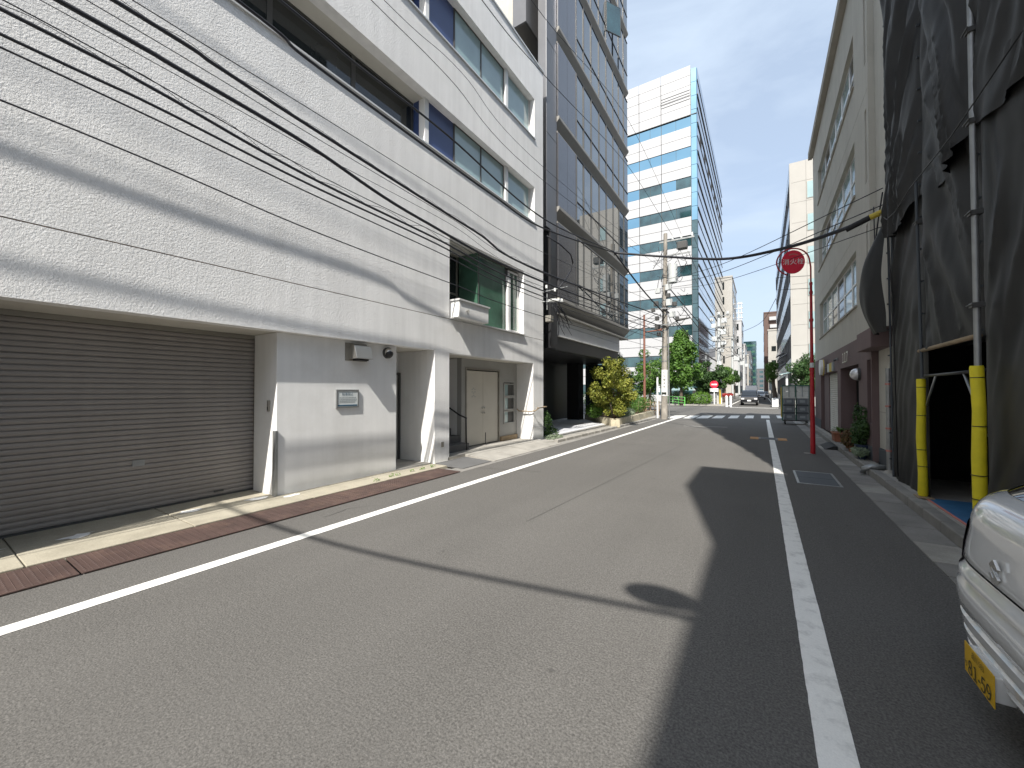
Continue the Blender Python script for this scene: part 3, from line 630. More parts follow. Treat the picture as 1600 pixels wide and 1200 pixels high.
# third and fourth floors: ribbon windows
for fl, (z0, z1) in enumerate([(6.80, 7.93), (9.45, 10.71)]):
    build('sill', MB().box(XF - .2, XF + .035, -13, 10.78, z0 - .02, z0 + .012), MAT['alu'], wb)
    y = 6.18 - 1.05 * 1; ys = []
    yy = 6.15
    for k in range(9):
        wd = 1.5
        win(wb, -6.46, yy - wd, yy, z0 + .05, z1, 'glass_dark', 'dark_frame', fw=.04, transom=z0 + .45 if k % 2 else None); yy -= wd
    build('column', MB().box(-6.28, -6.10, 6.155, 6.27, z0 + .013, z1 - .002), MAT['white'], wb)
    for (a, b, xx) in [(6.275, 7.14, -6.14)]:
        bp = build('blue_panel', MB().box(xx - .04, xx, a, b, z0 + .013, z1 - .002), MAT['blue'], wb)
        build('panel_joint', MB().box(xx, xx + .012, b - .02, b, z0 + .014, z1 - .003), MAT['dark_frame'], bp)
    build('blue_panel', MB().box(-6.455, -6.282, 6.16, 6.20, z0 + .013, z1 - .002), MAT['blue'], wb)
    for (a, b) in [(7.145, 8.2), (8.2, 9.27), (9.39, 10.70)]:
        win(wb, -6.12, a, b, z0 + .02, z1, 'glass_pale', 'dark_frame' if a < 9 else 'alu', fw=.02)
    build('mullion', MB().box(-6.14, -6.05, 9.272, 9.388, z0 + .013, z1 - .002), MAT['white'], wb)
    build('inner_wall', MB().box(-9.2, -7.3, -13, 11, z0, z0 + .3), MAT['interior'], wb)

# shrubs at its corner
s1 = leaves('corner_shrub', LEAF['dark'], None, [(-6.1, 11.75, .45, .22, .3, .45, 1), (-5.95, 11.9, .2, .25, .3, .2, .6)], 1500, .032, seed=31)
tag(s1, 'small dark green shrub squeezed between the white and black buildings', 'shrub')
s2 = leaves('ground_cover', LEAF['silver'], None, [(-5.7, 11.6, .09, .25, .45, .1, 1)], 700, .025, seed=32)
tag(s2, 'low yellowish ground cover plants at the kerb beside the white building', 'plant')
# ============================================================ DARK GLASS BUILDING (left)
DX = -6.0; D0 = 12.58; D1 = 21.2; SH_ = 3.21; Z0 = 4.87; NF = 12; ZT = Z0 + SH_ * NF
db = thing('glass_office_building', 'dark glazed office building with stepped bays over a recessed black ground floor', 'building', (-10, 16.5, 0))
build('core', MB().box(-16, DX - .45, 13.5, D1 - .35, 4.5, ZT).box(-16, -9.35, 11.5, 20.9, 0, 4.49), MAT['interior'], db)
build('corner_column', MB().box(-6.38, DX - .06, 11.78, 12.57, 7.1, ZT + .5), MAT['metal_grey'], db, bevel=.01)
for z in [7.1 + 3.2 * k for k in range(1, 9)]:
    build('column_joint', MB().box(DX - .062, DX - .055, 11.785, 12.565, z, z + .025), MAT['dark_frame'], db)
build('lower_column', MB().box(-7.2, DX - .05, 12.05, 12.57, 3.05, 7.09), MAT['charcoal'], db)
build('side_wall', MB().box(-8.4, -6.9, 13.0, 13.19, 3.05, 8.6), MAT['charcoal'], db)
for z in (9.2, 12.0): build('side_box', MB().box(-7.6, -6.7, 12.3, 13.1, z, z + 1.1), MAT['metal_grey'], db)
build('beige_side_wall', MB().box(-12, -6.46, 13.2, 13.49, 3.05, 40), MAT['beige'], db)
bb_ = build('balcony_box', MB().box(-7.12, -6.6, 11.34, 13.19, 14.0, 16.8), MAT['metal_grey'], db)
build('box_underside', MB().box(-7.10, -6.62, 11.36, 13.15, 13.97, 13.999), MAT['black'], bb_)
edge = [14.2, 14.95, 15.8, 16.75, 17.7, 18.7, 19.6, 20.45, D1]
for k in range(NF):
    z = Z0 + SH_ * k; zt = z + 2.62
    # projecting stepped ledge under the glass bay
    build('ledge', MB().prism([(DX + .03, z), (DX + .03, z - .10), (DX - .26, z - .42), (DX - .26, z - .50), (DX - .04, z - .52), (DX - .04, z - .585), (DX - .45, z - .585), (DX - .45, z)], 'y', D0, D1 + .04), MAT['ledge'], db)
    build('opaque_panel', MB().box(DX - .06, DX - .01, D0 + .01, 13.36, z + .002, zt), MAT['opaque'], db)
    build('opaque_panel', MB().box(DX - .06, DX - .01, 13.375, edge[0] - .015, z + .002, zt), MAT['opaque'], db)
    build('bay_back', MB().box(DX - .44, DX - .40, D0, D1 - .01, z, zt), MAT['interior'], db)
    for i in range(len(edge) - 1):
        a, b = edge[i], edge[i + 1]
        f = build('window', MB().box(DX - .05, DX + .012, a - .018, a + .018, z + .001, zt).box(DX - .04, DX + .005, a + .018, b - .018, z + .001, z + .035).box(DX - .04, DX + .005, a + .018, b - .018, z + .82, z + .85).box(DX - .04, DX + .005, a + .018, b - .018, zt - .03, zt), MAT['dark_frame'], db)
        # each pane sits very slightly out of true, as float glass does
        rnd2 = random.Random(k * 31 + i); e1 = rnd2.uniform(-.004, .004); e2 = rnd2.uniform(-.004, .004)
        for (za, zb) in ((z + .035, z + .82), (z + .85, zt - .03)):
            build('pane', MB().prism([(DX - .02 + e1, a + .018), (DX - .02 + e2, b - .018), (DX - .03 + e2, b - .018), (DX - .03 + e1, a + .018)], 'z', za, zb), MAT['curtain'], f)
    build('end_glass', MB().box(DX - .45, DX - .03, D1 - .03, D1, z + .01, zt), MAT['curtain'], db)
    if k in (4,):
        a_ = at(947, 2, x=DX + .02); b_ = at(969, 14, x=DX + .42); zb_ = at(947, 47, x=DX + .02).z; dn_ = Vector((.03, .012, 0))
        q4 = [(a_.x, a_.y, a_.z), (b_.x, b_.y, b_.z), (b_.x, b_.y, b_.z - (a_.z - zb_)), (a_.x, a_.y, zb_)]
        f = build('open_window', MB().add(q4 + [(p[0] + .03, p[1] + .012, p[2]) for p in q4], [(0, 1, 2, 3), (7, 6, 5, 4), (0, 4, 5, 1), (1, 5, 6, 2), (2, 6, 7, 3), (3, 7, 4, 0)]), MAT['glass_teal'], db)
        fo = MB()
        for k_ in range(4): fo.cyl(q4[k_], q4[(k_ + 1) % 4], .03, n=6)
        build('sash', fo, MAT['dark_frame'], f)
        f['label'] = 'casement window standing open'
build('parapet', MB().box(DX - .4, DX, D0, D1, ZT, ZT + .6), MAT['ledge'], db)
for (a, b) in [(3.57, 3.98), (3.995, 4.28)]:
    build('fascia_panel', MB().box(DX - .30, DX - .2, D0 + .02, 20.2, a, b), MAT['fascia'], db)
build('fascia_edge', MB().box(DX - .32, DX - .14, D0 + .0, 20.22, 3.54, 3.569), MAT['alu'], db)
build('dark_fascia', MB().box(DX - .34, DX - .25, 11.4, 20.15, 3.06, 3.538), MAT['charcoal'], db)
build('canopy_soffit', MB().box(-9.34, DX - .341, 11.4, 20.8, 3.03, 3.2).box(-9.34, DX - .301, D0, 20.8, 4.3, 4.49), MAT['charcoal'], db)
build('back_wall', MB().box(-9.34, -9.28, 11.4, 20.5, .05, 3.03), MAT['charcoal'], db)
build('back_wall', MB().box(-9.34, -6.3, 20.5, 20.6, .05, 3.03), MAT['charcoal'], db) if False else None
for y in (13.6, 15.8, 17.6): build('wall_rib', MB().box(-9.279, -9.2, y, y + .10, .07, 3.03), MAT['dark_frame'], db)
build('pillar', MB().box(-8.75, -8.1, 19.35, 20.0, .07, 3.03), MAT['charcoal'], db)
build('pillar', MB().box(-9.1, -8.7, 12.4, 12.9, .07, 3.03), MAT['charcoal'], db)
sf = build('shop_front', MB().box(-8.1, -7.4, 20.3, 20.36, .07, 3.03), MAT['dark_frame'], db)
build('pane', MB().box(-8.08, -6.5, 20.25, 20.28, .5, 2.95), MAT['glass_teal'], sf)

# cable bracket at the corner between the two buildings
cb = thing('cable_bracket', 'tangle of white insulators and black wires fixed between the white and black buildings', 'cable bracket', (-5.7, 11.5, 4))
build('arm', MB().cyl((-5.95, 11.25, 4.75), (-5.3, 11.75, 4.95), .018).cyl((-5.95, 11.25, 4.45), (-5.35, 11.6, 4.45), .018).cyl((-5.85, 11.4, 4.2), (-5.85, 11.4, 5.0), .02), MAT['galv'], cb)
build('insulator', MB().cyl((-5.75, 11.3, 4.47), (-5.42, 11.62, 4.50), .055, n=12), MAT['insul'], cb, smooth=True, auto=40)
for (x, y, z) in [(-5.82, 11.3, 4.86), (-5.62, 11.5, 4.78)]: build('insulator', MB().cyl((x, y, z), (x, y, z + .11), .035, n=10), MAT['insul'], cb, smooth=True, auto=40)
build('junction_box', MB().box(-5.92, -5.72, 11.4, 11.6, 3.82, 4.02), MAT['shutter_rail'], cb, bevel=.01)
lo = MB()
rnd = random.Random(3)
for i in range(9):
    a = Vector((-5.75 + rnd.uniform(-.1, .3), 11.45 + rnd.uniform(-.1, .3), 4.35 + rnd.uniform(-.1, .3))); b = Vector((-5.8 + rnd.uniform(-.05, .4), 11.6 + rnd.uniform(0, .9), 3.7 + rnd.uniform(-.3, .5)))
    m = a.lerp(b, .5) + Vector((rnd.uniform(.0, .25), 0, rnd.uniform(-.45, -.1)))
    lo.tube([a.lerp(m, t) * (1 - t) + m.lerp(b, t) * t for t in [q / 8 for q in range(9)]], rnd.uniform(.006, .012), 5)
build('loose_wires', lo, MAT['cable'], cb, smooth=True)
build('drop_wire', MB().tube([(-5.6, 11.6, 4.85), (-5.62, 12.3, 5.35), (-5.6, 12.75, 5.8), (-5.6, 12.9, 6.1), (-5.62, 12.75, 6.35), (-5.7, 12.1, 6.5), (-5.85, 11.4, 6.6)], .022), MAT['cable'], cb, smooth=True)

# planter
P = [(-5.25, 16.5), (-5.62, 25.2), (-9.0, 25.2), (-8.05, 20.05)]
pl = thing('stone_planter', 'low cream stone planter wall wrapping the golden shrub bed', 'planter', (-7, 20, 0))
def seg(a, b, w_, z0, z1, name, mat, parent):
    a = Vector((*a, 0)); b = Vector((*b, 0)); d = (b - a).normalized(); n = Vector((-d.y, d.x, 0)) * w_
    q = [a, b, b + n, a + n]
    return build(name, MB().prism([(p.x, p.y) for p in q], 'z', z0, z1), MAT[mat], parent, bevel=.01)
L0 = (Vector(P[1]) - Vector(P[0])).length
for i in range(6):
    a = Vector(P[0]).lerp(Vector(P[1]), i / 6); b = Vector(P[0]).lerp(Vector(P[1]), (i + 1) / 6 - .002); seg(a, b, .2, .03, .36, 'stone_block', 'stone', pl)
for i in range(4):
    a = Vector(P[3]).lerp(Vector(P[0]), i / 4); b = Vector(P[3]).lerp(Vector(P[0]), (i + 1) / 4 - .003); seg(a, b, .2, .03, .36, 'stone_block', 'stone', pl)
build('soil', MB().prism([(-5.46, 16.9), (-5.83, 25.1), (-8.9, 25.1), (-7.95, 20.3)], 'z', .06, .33), MAT['soil'], pl)

# trees and shrubs on the left
def tree(name, label, cat, x, y, zb, zc, rx, ry, rz, leaf, n, size, k=16, seed=1, r0=.06, group=None, extra=None, cr=.42, lean=0):
    t = thing(name, label, cat, (x, y, zb), group)
    cl = crown_clumps(x + lean, y, zc, rx, ry, rz, k, seed, cr) + (extra or [])
    leaves('crown', LEAF[leaf], t, cl, n, size, seed=seed)
    limbs('trunk', t, (x, y, zb - .05), (x + lean, y, zc + rz * .4), r0, cl, seed=seed, n=8)
    return t
t = tree('golden_shrub', 'golden leaved multi stem shrub tree in the stone planter', 'shrub', -5.66, 17.6, .33, 1.75, 1.15, 1.1, 1.40, 'golden', 7000, .06, k=44, seed=23, r0=.035, cr=.24, extra=[(-5.4, 17.5, 2.75, .35, .35, .35, .06), (-6.35, 17.5, 1.2, .3, .3, .35, .06), (-4.95, 17.8, 1.5, .3, .35, .4, .06), (-5.9, 17.4, 2.9, .25, .3, .25, .04)])
build('stem', MB().tube([(-5.66, 17.6, .3), (-5.8, 17.5, 1.0), (-6.05, 17.4, 1.7)], [.035, .03, .015]).tube([(-5.62, 17.6, .3), (-5.5, 17.7, 1.0), (-5.3, 17.7, 1.6)], [.035, .03, .015]), MAT['bark'], t, smooth=True)
for (nm, lb, cl, n, s, leaf, sd) in [
    ('round_bush', 'small bright green bush at the left end of the stone planter', [(-6.7, 17.9, .66, .40, .4, .36, 1)], 1500, .04, 'green', 41),
    ('silver_shrub', 'pale silvery shrub low in the middle of the planter', [(-5.85, 18.9, .52, .55, .8, .25, 1), (-5.75, 20.2, .5, .3, .6, .2, .6)], 1800, .04, 'silver', 42),
    ('dark_bush', 'dark bush behind the golden shrub in the planter', [(-6.6, 20.6, .85, .9, .9, .55, 1)], 1800, .05, 'dark', 43),
    ('planter_bush', 'mid green bush at the far end of the stone planter', [(-6.2, 23.0, .75, .7, 1.0, .45, 1), (-6.2, 21.4, .65, .5, .6, .35, .6)], 2400, .045, 'green', 44),
    ('light_hedge', 'yellow green hedge in front of the bamboo fence', [(-7.6, 27.0, .8, 1.5, .7, .55, 1), (-9.2, 27.2, .9, .9, .6, .6, .6)], 3000, .05, 'bright', 45),
    ('clipped_hedge', 'long bright hedge behind the planter by the side road', [(-11.5, 33, .9, 3.0, 1.2, .8, 1), (-8.5, 33, .8, 1.4, 1.0, .7, .6)], 3500, .07, 'bright', 46),
]:
    o = leaves(nm, LEAF[leaf], None, cl, n, s, seed=sd); tag(o, lb, 'shrub')
# bamboo fence at the end of the planter
bf = thing('bamboo_fence', 'low brown bamboo lattice fence beside the utility pole', 'fence', (-5.9, 25.6, 0))
for i in range(7): build('post', MB().cyl((-6.9 + .25 * i, 25.55, .02), (-6.9 + .25 * i, 25.55, .95), .022, n=8), MAT['timber'], bf)
for z in (.35, .6, .85): build('rail', MB().cyl((-6.95, 25.52, z), (-5.35, 25.52, z), .018, n=8), MAT['timber'], bf)
tree('slender_tree', 'slender dark green conifer tree rising just left of the golden shrub', 'tree', -8.0, 24.5, .2, 3.3, .75, .7, 1.5, 'dark', 3500, .06, k=14, seed=12)
tree('garden_tree', 'airy green tree behind the rusty pole left of the utility pole', 'tree', -7.2, 31.0, 0, 2.9, 1.6, 1.3, 1.9, 'green', 5000, .085, k=34, cr=.28, seed=13, r0=.09)
tree('garden_tree', 'dark leafy tree beyond the golden shrub near the black building', 'tree', -9.8, 31.5, 0, 2.6, 1.3, 1.2, 1.5, 'dark', 4500, .075, k=16, seed=14, r0=.09)
ex = [(-7.35, 46, 7.3, .75, .7, .9, .5), (-7.5, 46, 6.3, 1.1, 1, .8, .7)]
tree('gingko_tree', 'tallest bright green tree just right of the utility pole', 'tree', -7.4, 46.0, 0, 4.5, 2.3, 2.0, 3.1, 'green', 11000, .15, k=46, seed=15, r0=.16, cr=.26, extra=ex)
tree('street_tree', 'dark spreading tree right of the tallest green tree', 'tree', -5.1, 50.0, 0, 3.1, 2.1, 1.6, 2.0, 'dark', 8000, .13, k=34, cr=.3, seed=16, r0=.12)
tree('street_tree', 'dark tree behind the lime green railing', 'tree', -9.4, 51, 0, 3.1, 2.0, 1.6, 1.7, 'dark', 6500, .10, k=18, seed=17, r0=.12)
tree('street_tree', 'small light green tree beside the far white wall and planters', 'tree', -4.3, 62, 0, 3.6, 1.5, 1.5, 1.6, 'green', 4500, .10, k=14, seed=18, r0=.1)
tree('street_tree', 'small dark street tree farthest down the left pavement', 'tree', -4.0, 78, 0, 3.8, 1.2, 1.4, 1.8, 'dark', 2500, .13, k=12, seed=19, r0=.1)
o = leaves('round_bush', LEAF['bright'], None, [(-5.6, 47.0, .75, 1.15, .9, .72, 1), (-6.9, 47.4, .6, .8, .7, .55, .5)], 4200, .06, seed=47); tag(o, 'rounded bright green bush beside the no entry sign', 'shrub')
o = leaves('dark_hedge', LEAF['dark'], None, [(-7.9, 49.0, .8, 1.3, .8, .8, 1)], 2200, .08, seed=48); tag(o, 'dark hedge under the tallest tree across the junction', 'shrub')
for i, (x, y, lb) in enumerate([(-3.9, 56, 'red flowers in the nearest roadside planter'), (-3.85, 63, 'red flowers in the second roadside planter, farther off')]):
    o = leaves('flower_bed', LEAF['flower'], None, [(x, y, 1.0, .45, .8, .25, 1)], 700, .06, seed=50 + i); tag(o, lb, 'flowers', 'roadside flowers')
    o = build('flower_box', MB().box(x - .4, x + .4, y - .9, y + .9, .08, .8), MAT['bark']); tag(o, ['wooden box under the nearest red flowers', 'wooden box under the farther red flowers'][i], 'planter', 'flower boxes')

# lime railing
lr = thing('lime_railing', 'bright lime green tubular railing in front of the trees', 'railing', (-8.5, 48, 0))
a = at(1044, 630, z=.1); b = at(1070, 634, z=.1)
for i in range(4):
    p = a.lerp(b, i / 3); build('post', MB().cyl((p.x, p.y, .08), (p.x, p.y, .95), .04, n=8), MAT['lime'], lr)
for z in (.35, .62, .92): build('rail', MB().cyl((a.x, a.y, z), (b.x, b.y, z), .035, n=8), MAT['lime'], lr)

# ============================================================ WHITE TOWER across the junction
TX = -8.15; TY = 60.0
tw = thing('office_tower', 'tall white panelled office tower with blue ribbon windows across the junction', 'building', (-20, 75, 0))
build('core', MB().box(-38, -7.8, TY + .35, 101, 0, 46.4), MAT['interior'], tw)
bands = [38.75, 34.4, 30.15, 26.0, 21.85, 17.7, 13.5, 9.3, 5.1, 1.0]
WH = 1.5
cols = [-8.15, -12.15, -15.3, -19.1, -23.1, -27.1, -31.1, -35.1]
def strips(z0, z1, n):
    return [(z0 + (z1 - z0) * i / n, z0 + (z1 - z0) * (i + 1) / n) for i in range(n)]
rows = strips(40.35, 47.4, 5)
for i in range(len(bands) - 1): rows += strips(bands[i + 1] + WH, bands[i], 2)
for c in range(len(cols) - 1):
    xa, xb = cols[c + 1] + .02, cols[c] - .02
    for (z0, z1) in rows:
        build('panel', MB().box(xa + .02, xb - .02, TY, TY + .12, z0 + .03, z1 - .03), MAT['white_panel'], tw)
    for k, zb in enumerate(bands):
        ww = build('window', MB().box(xa - .02, xb + .02, TY + .15, TY + .3, zb, zb + WH), MAT['dark_frame'], tw)
        n = 2
        for q in range(n):
            a = xa + (xb - xa) * q / n + .02; b = xa + (xb - xa) * (q + 1) / n - .02
            build('pane', MB().box(a, b, TY + .10, TY + .14, zb + .03, zb + WH - .03), MAT['glass_sky'] if (k < 2 or (k == 2 and not (c == 1 or (c == 0 and q == 1))) or (k < 6 and c >= 2)) else MAT['glass_teal'], ww)  # blue panes paint in reflected sky, teal ones a reflected skyline
for j in range(4): build('louvre', MB().box(cols[1], cols[0] - .1, TY - .04, TY - .003, 42.6 + j * .42, 42.66 + j * .42), MAT['dark_frame'], tw)
build('gutter_strip', MB().box(cols[-1], -7.35, TY - .08, TY - .002, 40.26, 40.34), MAT['dark_frame'], tw)
# corner glass column
gi = 0
for k in range(23):
    z0 = 2 + k * 1.95
    if z0 + 1.9 > 46.8: break
    build('corner_pane', MB().prism([(-8.12, TY - .03), (-7.45, TY + .05), (-7.38, TY + .3), (-8.12, TY + .3)], 'z', z0, z0 + 1.9), MAT['glass_sky'] if z0 > 24 else MAT['glass_teal'], tw)  # colour split by height imitates sky mirrored above, buildings below
build('corner_edge', MB().box(-8.17, -8.12, TY - .05, TY + .1, 0, 46.8), MAT['dark_frame'], tw)
# long side facing the street
nb = 9; SX_ = -7.38
for k in range(11):
    z0 = 3.2 + k * 4.0
    if z0 + 4 > 47.5: break
    for i in range(nb):
        ya = TY + .4 + i * 4.5; yb = ya + 4.45
        build('side_window', MB().box(SX_ - .06, SX_, ya, yb, z0 + .1, z0 + 2.1), MAT['glass_side'], tw)
        build('side_panel', MB().box(SX_ - .06, SX_ - .004, ya, yb, z0 + 2.14, z0 + 3.86), MAT['glass_side'], tw)
    build('side_ledge', MB().box(SX_ - .1, SX_ + .10, TY + .35, 101, z0 - .06, z0 + .06), MAT['dark_frame'], tw)
    build('side_ledge', MB().box(SX_ - .1, SX_ + .06, TY + .35, 101, z0 + 2.1, z0 + 2.14), MAT['dark_frame'], tw)
build('podium', MB().box(-38, -7.5, TY + .05, 101, 0, .95), MAT['white_panel'], tw)
vent_y = [TY + 3 + i * 5 for i in range(8)]
for i, yv in enumerate(vent_y):
    build('vent', MB().box(SX_ + .001, SX_ + .03, yv, yv + 1.7, 37.4, 39.1), MAT['interior'], tw)
# pale low wall and awning under the trees at its foot
o = build('low_canopy', MB().prism([(-10.2, 1.6), (-7.4, 1.6), (-7.7, 2.05), (-9.9, 2.05)], 'y', 55.5, 57), MAT['glass_pale']); tag(o, 'pale green glass canopy half hidden under the trees', 'canopy')
# ============================================================ RIGHT SIDE
BX = 1.95
bg_ = thing('beige_building', 'beige three storey building with a mauve ground floor on the right', 'building', (4, 16, 0))
rows3 = [(3.66, 5.0), (6.34, 7.66), (9.02, 10.3)]
hol = [(12.55, 19.75, a, b) for a, b in rows3]
slots = [(11.25, 11.42, a, b) for a, b in ((3.75, 5.2), (6.1, 7.7), (8.7, 10.2))]
build('wall', wall(MB(), 'x', BX, BX + .18, 11.08, 21.5, 2.84, 11.72, hol + slots), MAT['beige'], bg_)
build('end_wall', MB().box(BX + .181, 9, 11.08, 11.28, 0, 11.72).box(BX + .181, 9, 21.3, 21.5, 0, 11.72), MAT['beige'], bg_)
build('roof', MB().box(BX - .02, 9, 11.06, 21.52, 11.725, 11.80), MAT['beige_dark'], bg_)
build('cornice', MB().prism([(BX - .16, 11.72), (BX - .16, 12.02), (BX + .2, 12.02), (BX + .2, 11.801), (BX - .021, 11.801), (BX - .021, 11.72)], 'y', 11.02, 21.62), MAT['beige_dark'], bg_)
build('core', MB().box(BX + .9, 9, 11.3, 21.28, 0, 11.7), MAT['interior'], bg_)
for r, (a, b) in enumerate(rows3):
    for i in range(6):
        ya = 12.56 + i * 1.197; yb = ya + 1.185
        f = MB().box(BX + .10, BX + .15, ya, ya + .05, a, b).box(BX + .10, BX + .15, yb - .05, yb, a, b).box(BX + .10, BX + .15, ya + .05, yb - .05, a, a + .05).box(BX + .10, BX + .15, ya + .05, yb - .05, b - .05, b).box(BX + .10, BX + .15, ya + .05, yb - .05, (a + b) / 2 - .02, (a + b) / 2 + .02)
        wf = build('window', f, MAT['alu'], bg_)
        g = 'glass_pale' if (i * 7 + r * 3) % 5 in (0, 2, 3) else 'glass_dark'
        build('pane', MB().box(BX + .12, BX + .13, ya + .05, yb - .05, a + .05, (a + b) / 2 - .02), MAT[g], wf)
        build('pane', MB().box(BX + .12, BX + .13, ya + .05, yb - .05, (a + b) / 2 + .02, b - .05), MAT['glass_pale' if i % 2 else g], wf)
    build('sill', MB().box(BX - .035, BX + .1, 12.5, 19.8, a - .05, a - .003), MAT['beige_dark'], bg_)
    build('window_back', MB().box(BX + .6, BX + .65, 12.3, 20, a - .2, b + .2), MAT['interior'], bg_)
for (y0, y1, a, b) in slots: build('slot_window', MB().box(BX + .1, BX + .12, y0, y1, a, b), MAT['glass_dark'], bg_)
for z in (5.35, 8.05): build('wall_joint', MB().box(BX - .002, BX + .001, 11.09, 21.49, z, z + .012), MAT['beige_dark'], bg_)
# mauve ground floor
ML = 2.2
build('base_wall', wall(MB(), 'x', BX - .005, BX + .35, 11.08, 21.6, 0.1, 2.838, [(12.40, 15.0, -1, 2.235), (15.55, 19.6, -1, ML), (11.14, 11.5, .9, 2.26)]), MAT['mauve'], bg_)
build('skirting', MB().box(BX - .02, BX - .006, 11.09, 12.39, .1, .42).box(BX - .02, BX - .006, 19.61, 21.6, .1, .45).box(BX - .02, BX - .006, 15.01, 15.54, .1, .42), MAT['slate'], bg_)
sh2 = build('shutter', MB().box(BX + .14, BX + .16, 15.56, 19.59, 2.1, ML - .01), MAT['shutter_rail'], bg_)
sm = MB().prism([(0, 0), (-.018, .02), (-.018, .045), (0, .07)], 'y', -1.35, 1.35).mesh('slat', MAT['soffit'])
for i in range(29): link('slat', sm, sh2, (BX + .14, 16.95, .11 + i * .0705))
build('side_reveal', MB().box(BX + .10, BX + .34, 18.32, 19.595, .1, ML - .002), MAT['mauve'], bg_)
build('entrance_back', MB().box(BX + .8, BX + .85, 12.3, 15.1, .1, 2.3).box(BX + .351, BX + .8, 12.3, 12.39, .1, 2.3).box(BX + .351, BX + .8, 15.01, 15.1, .1, 2.3), MAT['interior'], bg_)
ed = build('entrance_door', MB().box(BX + .5, BX + .55, 12.41, 14.2, .12, 2.2), MAT['dark_frame'], bg_)
build('glazing', MB().box(BX + .485, BX + .499, 12.7, 13.9, .3, 2.05), MAT['glass_dark'], ed)
build('notice_paper', MB().box(BX + .36, BX + .37, 12.5, 12.85, 1.35, 1.85), MAT['signboard'], ed)
build('slot_glass', MB().box(BX + .12, BX + .14, 11.14, 11.5, .9, 2.26), MAT['glass_dark'], bg_)
ll = build('wall_lamp', MB().cyl((BX - .01, 12.25, 1.98), (BX - .06, 12.25, 1.98), .15, n=20), MAT['dark_frame'], bg_, smooth=True, auto=40)
build('lamp_globe', MB().dome((BX - .06, 12.25, 1.98), .14, n=18, m=10, sx=.95), MAT['lamp'], ll, smooth=True)
ch = build('house_number', MB().box(BX - .03, BX - .006, 13.2, 13.22, 2.45, 2.46), MAT['galv'], bg_)
lettering('lettering', '117', 0.27, MAT['chrome'], ch, (BX - .03, 13.95, 2.5), (0, -1, 0), depth=.012, sx=1.5)
ps = thing('projecting_sign', 'round white sign with a yellow and white board above the narrow pale shutter', 'sign', (BX - .1, 17, 2.1))
build('round_board', MB().cyl((BX - .20, 17.95, 2.42), (BX - .12, 17.95, 2.42), .27, n=28), MAT['white'], ps, smooth=True, auto=40)
build('round_edge', MB().cyl((BX - .12, 17.95, 2.42), (BX - .09, 17.95, 2.42), .285, n=28), MAT['yellow_old'], ps, smooth=True, auto=40)
for (a, b, m) in [(16.1, 16.35, 'ink_grey'), (16.351, 16.95, 'yellow_old'), (16.951, 17.4, 'signboard')]: build('sign_panel', MB().box(BX - .05, BX - .008, a, b, 2.22, 2.5), MAT[m], ps)
build('bracket', MB().box(BX - .09, BX - .008, 17.93, 17.97, 2.4, 2.44), MAT['galv'], ps)
cm = thing('security_camera', 'small grey security camera above the shutter on the mauve wall', 'camera', (BX - .05, 15.4, 2.5))
build('mount', MB().box(BX - .05, BX - .006, 15.35, 15.45, 2.5, 2.58), MAT['galv'], cm); build('lens', MB().cyl((BX - .12, 15.4, 2.5), (BX - .03, 15.4, 2.54), .03, n=12), MAT['dark_frame'], cm)

# narrow beige bay between it and the scaffold
nb_ = thing('narrow_building', 'narrow beige building squeezed between the mauve fronted building and the black sheeting', 'building', (4, 10.4, 0))
build('wall', MB().box(2.06, 9, 9.72, 11.07, 0.1, 12.4), MAT['beige'], nb_)
build('skirting', MB().box(2.02, 2.058, 9.75, 10.95, .1, .42), MAT['slate'], nb_)
build('joint', MB().box(2.056, 2.059, 9.75, 11.05, 1.15, 1.165), MAT['beige_dark'], nb_)
build('box_canopy', MB().box(1.74, 2.058, 9.95, 11.25, 2.42, 2.8), MAT['mauve'], nb_, bevel=.01)
dp = thing('downpipe', 'grey plastic drain pipe wrapped in clear tape beside the black sheeting', 'pipe', (1.93, 9.66, 0))
build('pipe', MB().cyl((1.93, 9.68, .05), (1.93, 9.68, 2.0), .045, n=14), MAT['galv'], dp, smooth=True, auto=40)
build('pipe', MB().cyl((1.99, 9.86, .6), (1.99, 9.86, 2.1), .03, n=12), MAT['beige'], dp, smooth=True, auto=40)
for z in (.5, .9, 1.3, 1.7): build('clip', MB().cyl((1.93, 9.68, z), (1.93, 9.68, z + .03), .052, n=14), MAT['pink'], dp)
build('foot', MB().cyl((1.92, 9.62, .02), (1.92, 9.66, .16), .10, .06, n=14), MAT['concrete'], dp)
o = build('drain_pipe', MB().tube([(2.0, 9.95, .17), (1.72, 9.95, .16), (1.62, 9.95, .12), (1.60, 9.95, .03)], .05, 14), MAT['galv'], smooth=True); tag(o, 'short grey drain pipe crossing the kerb beside the slate plinth', 'pipe')

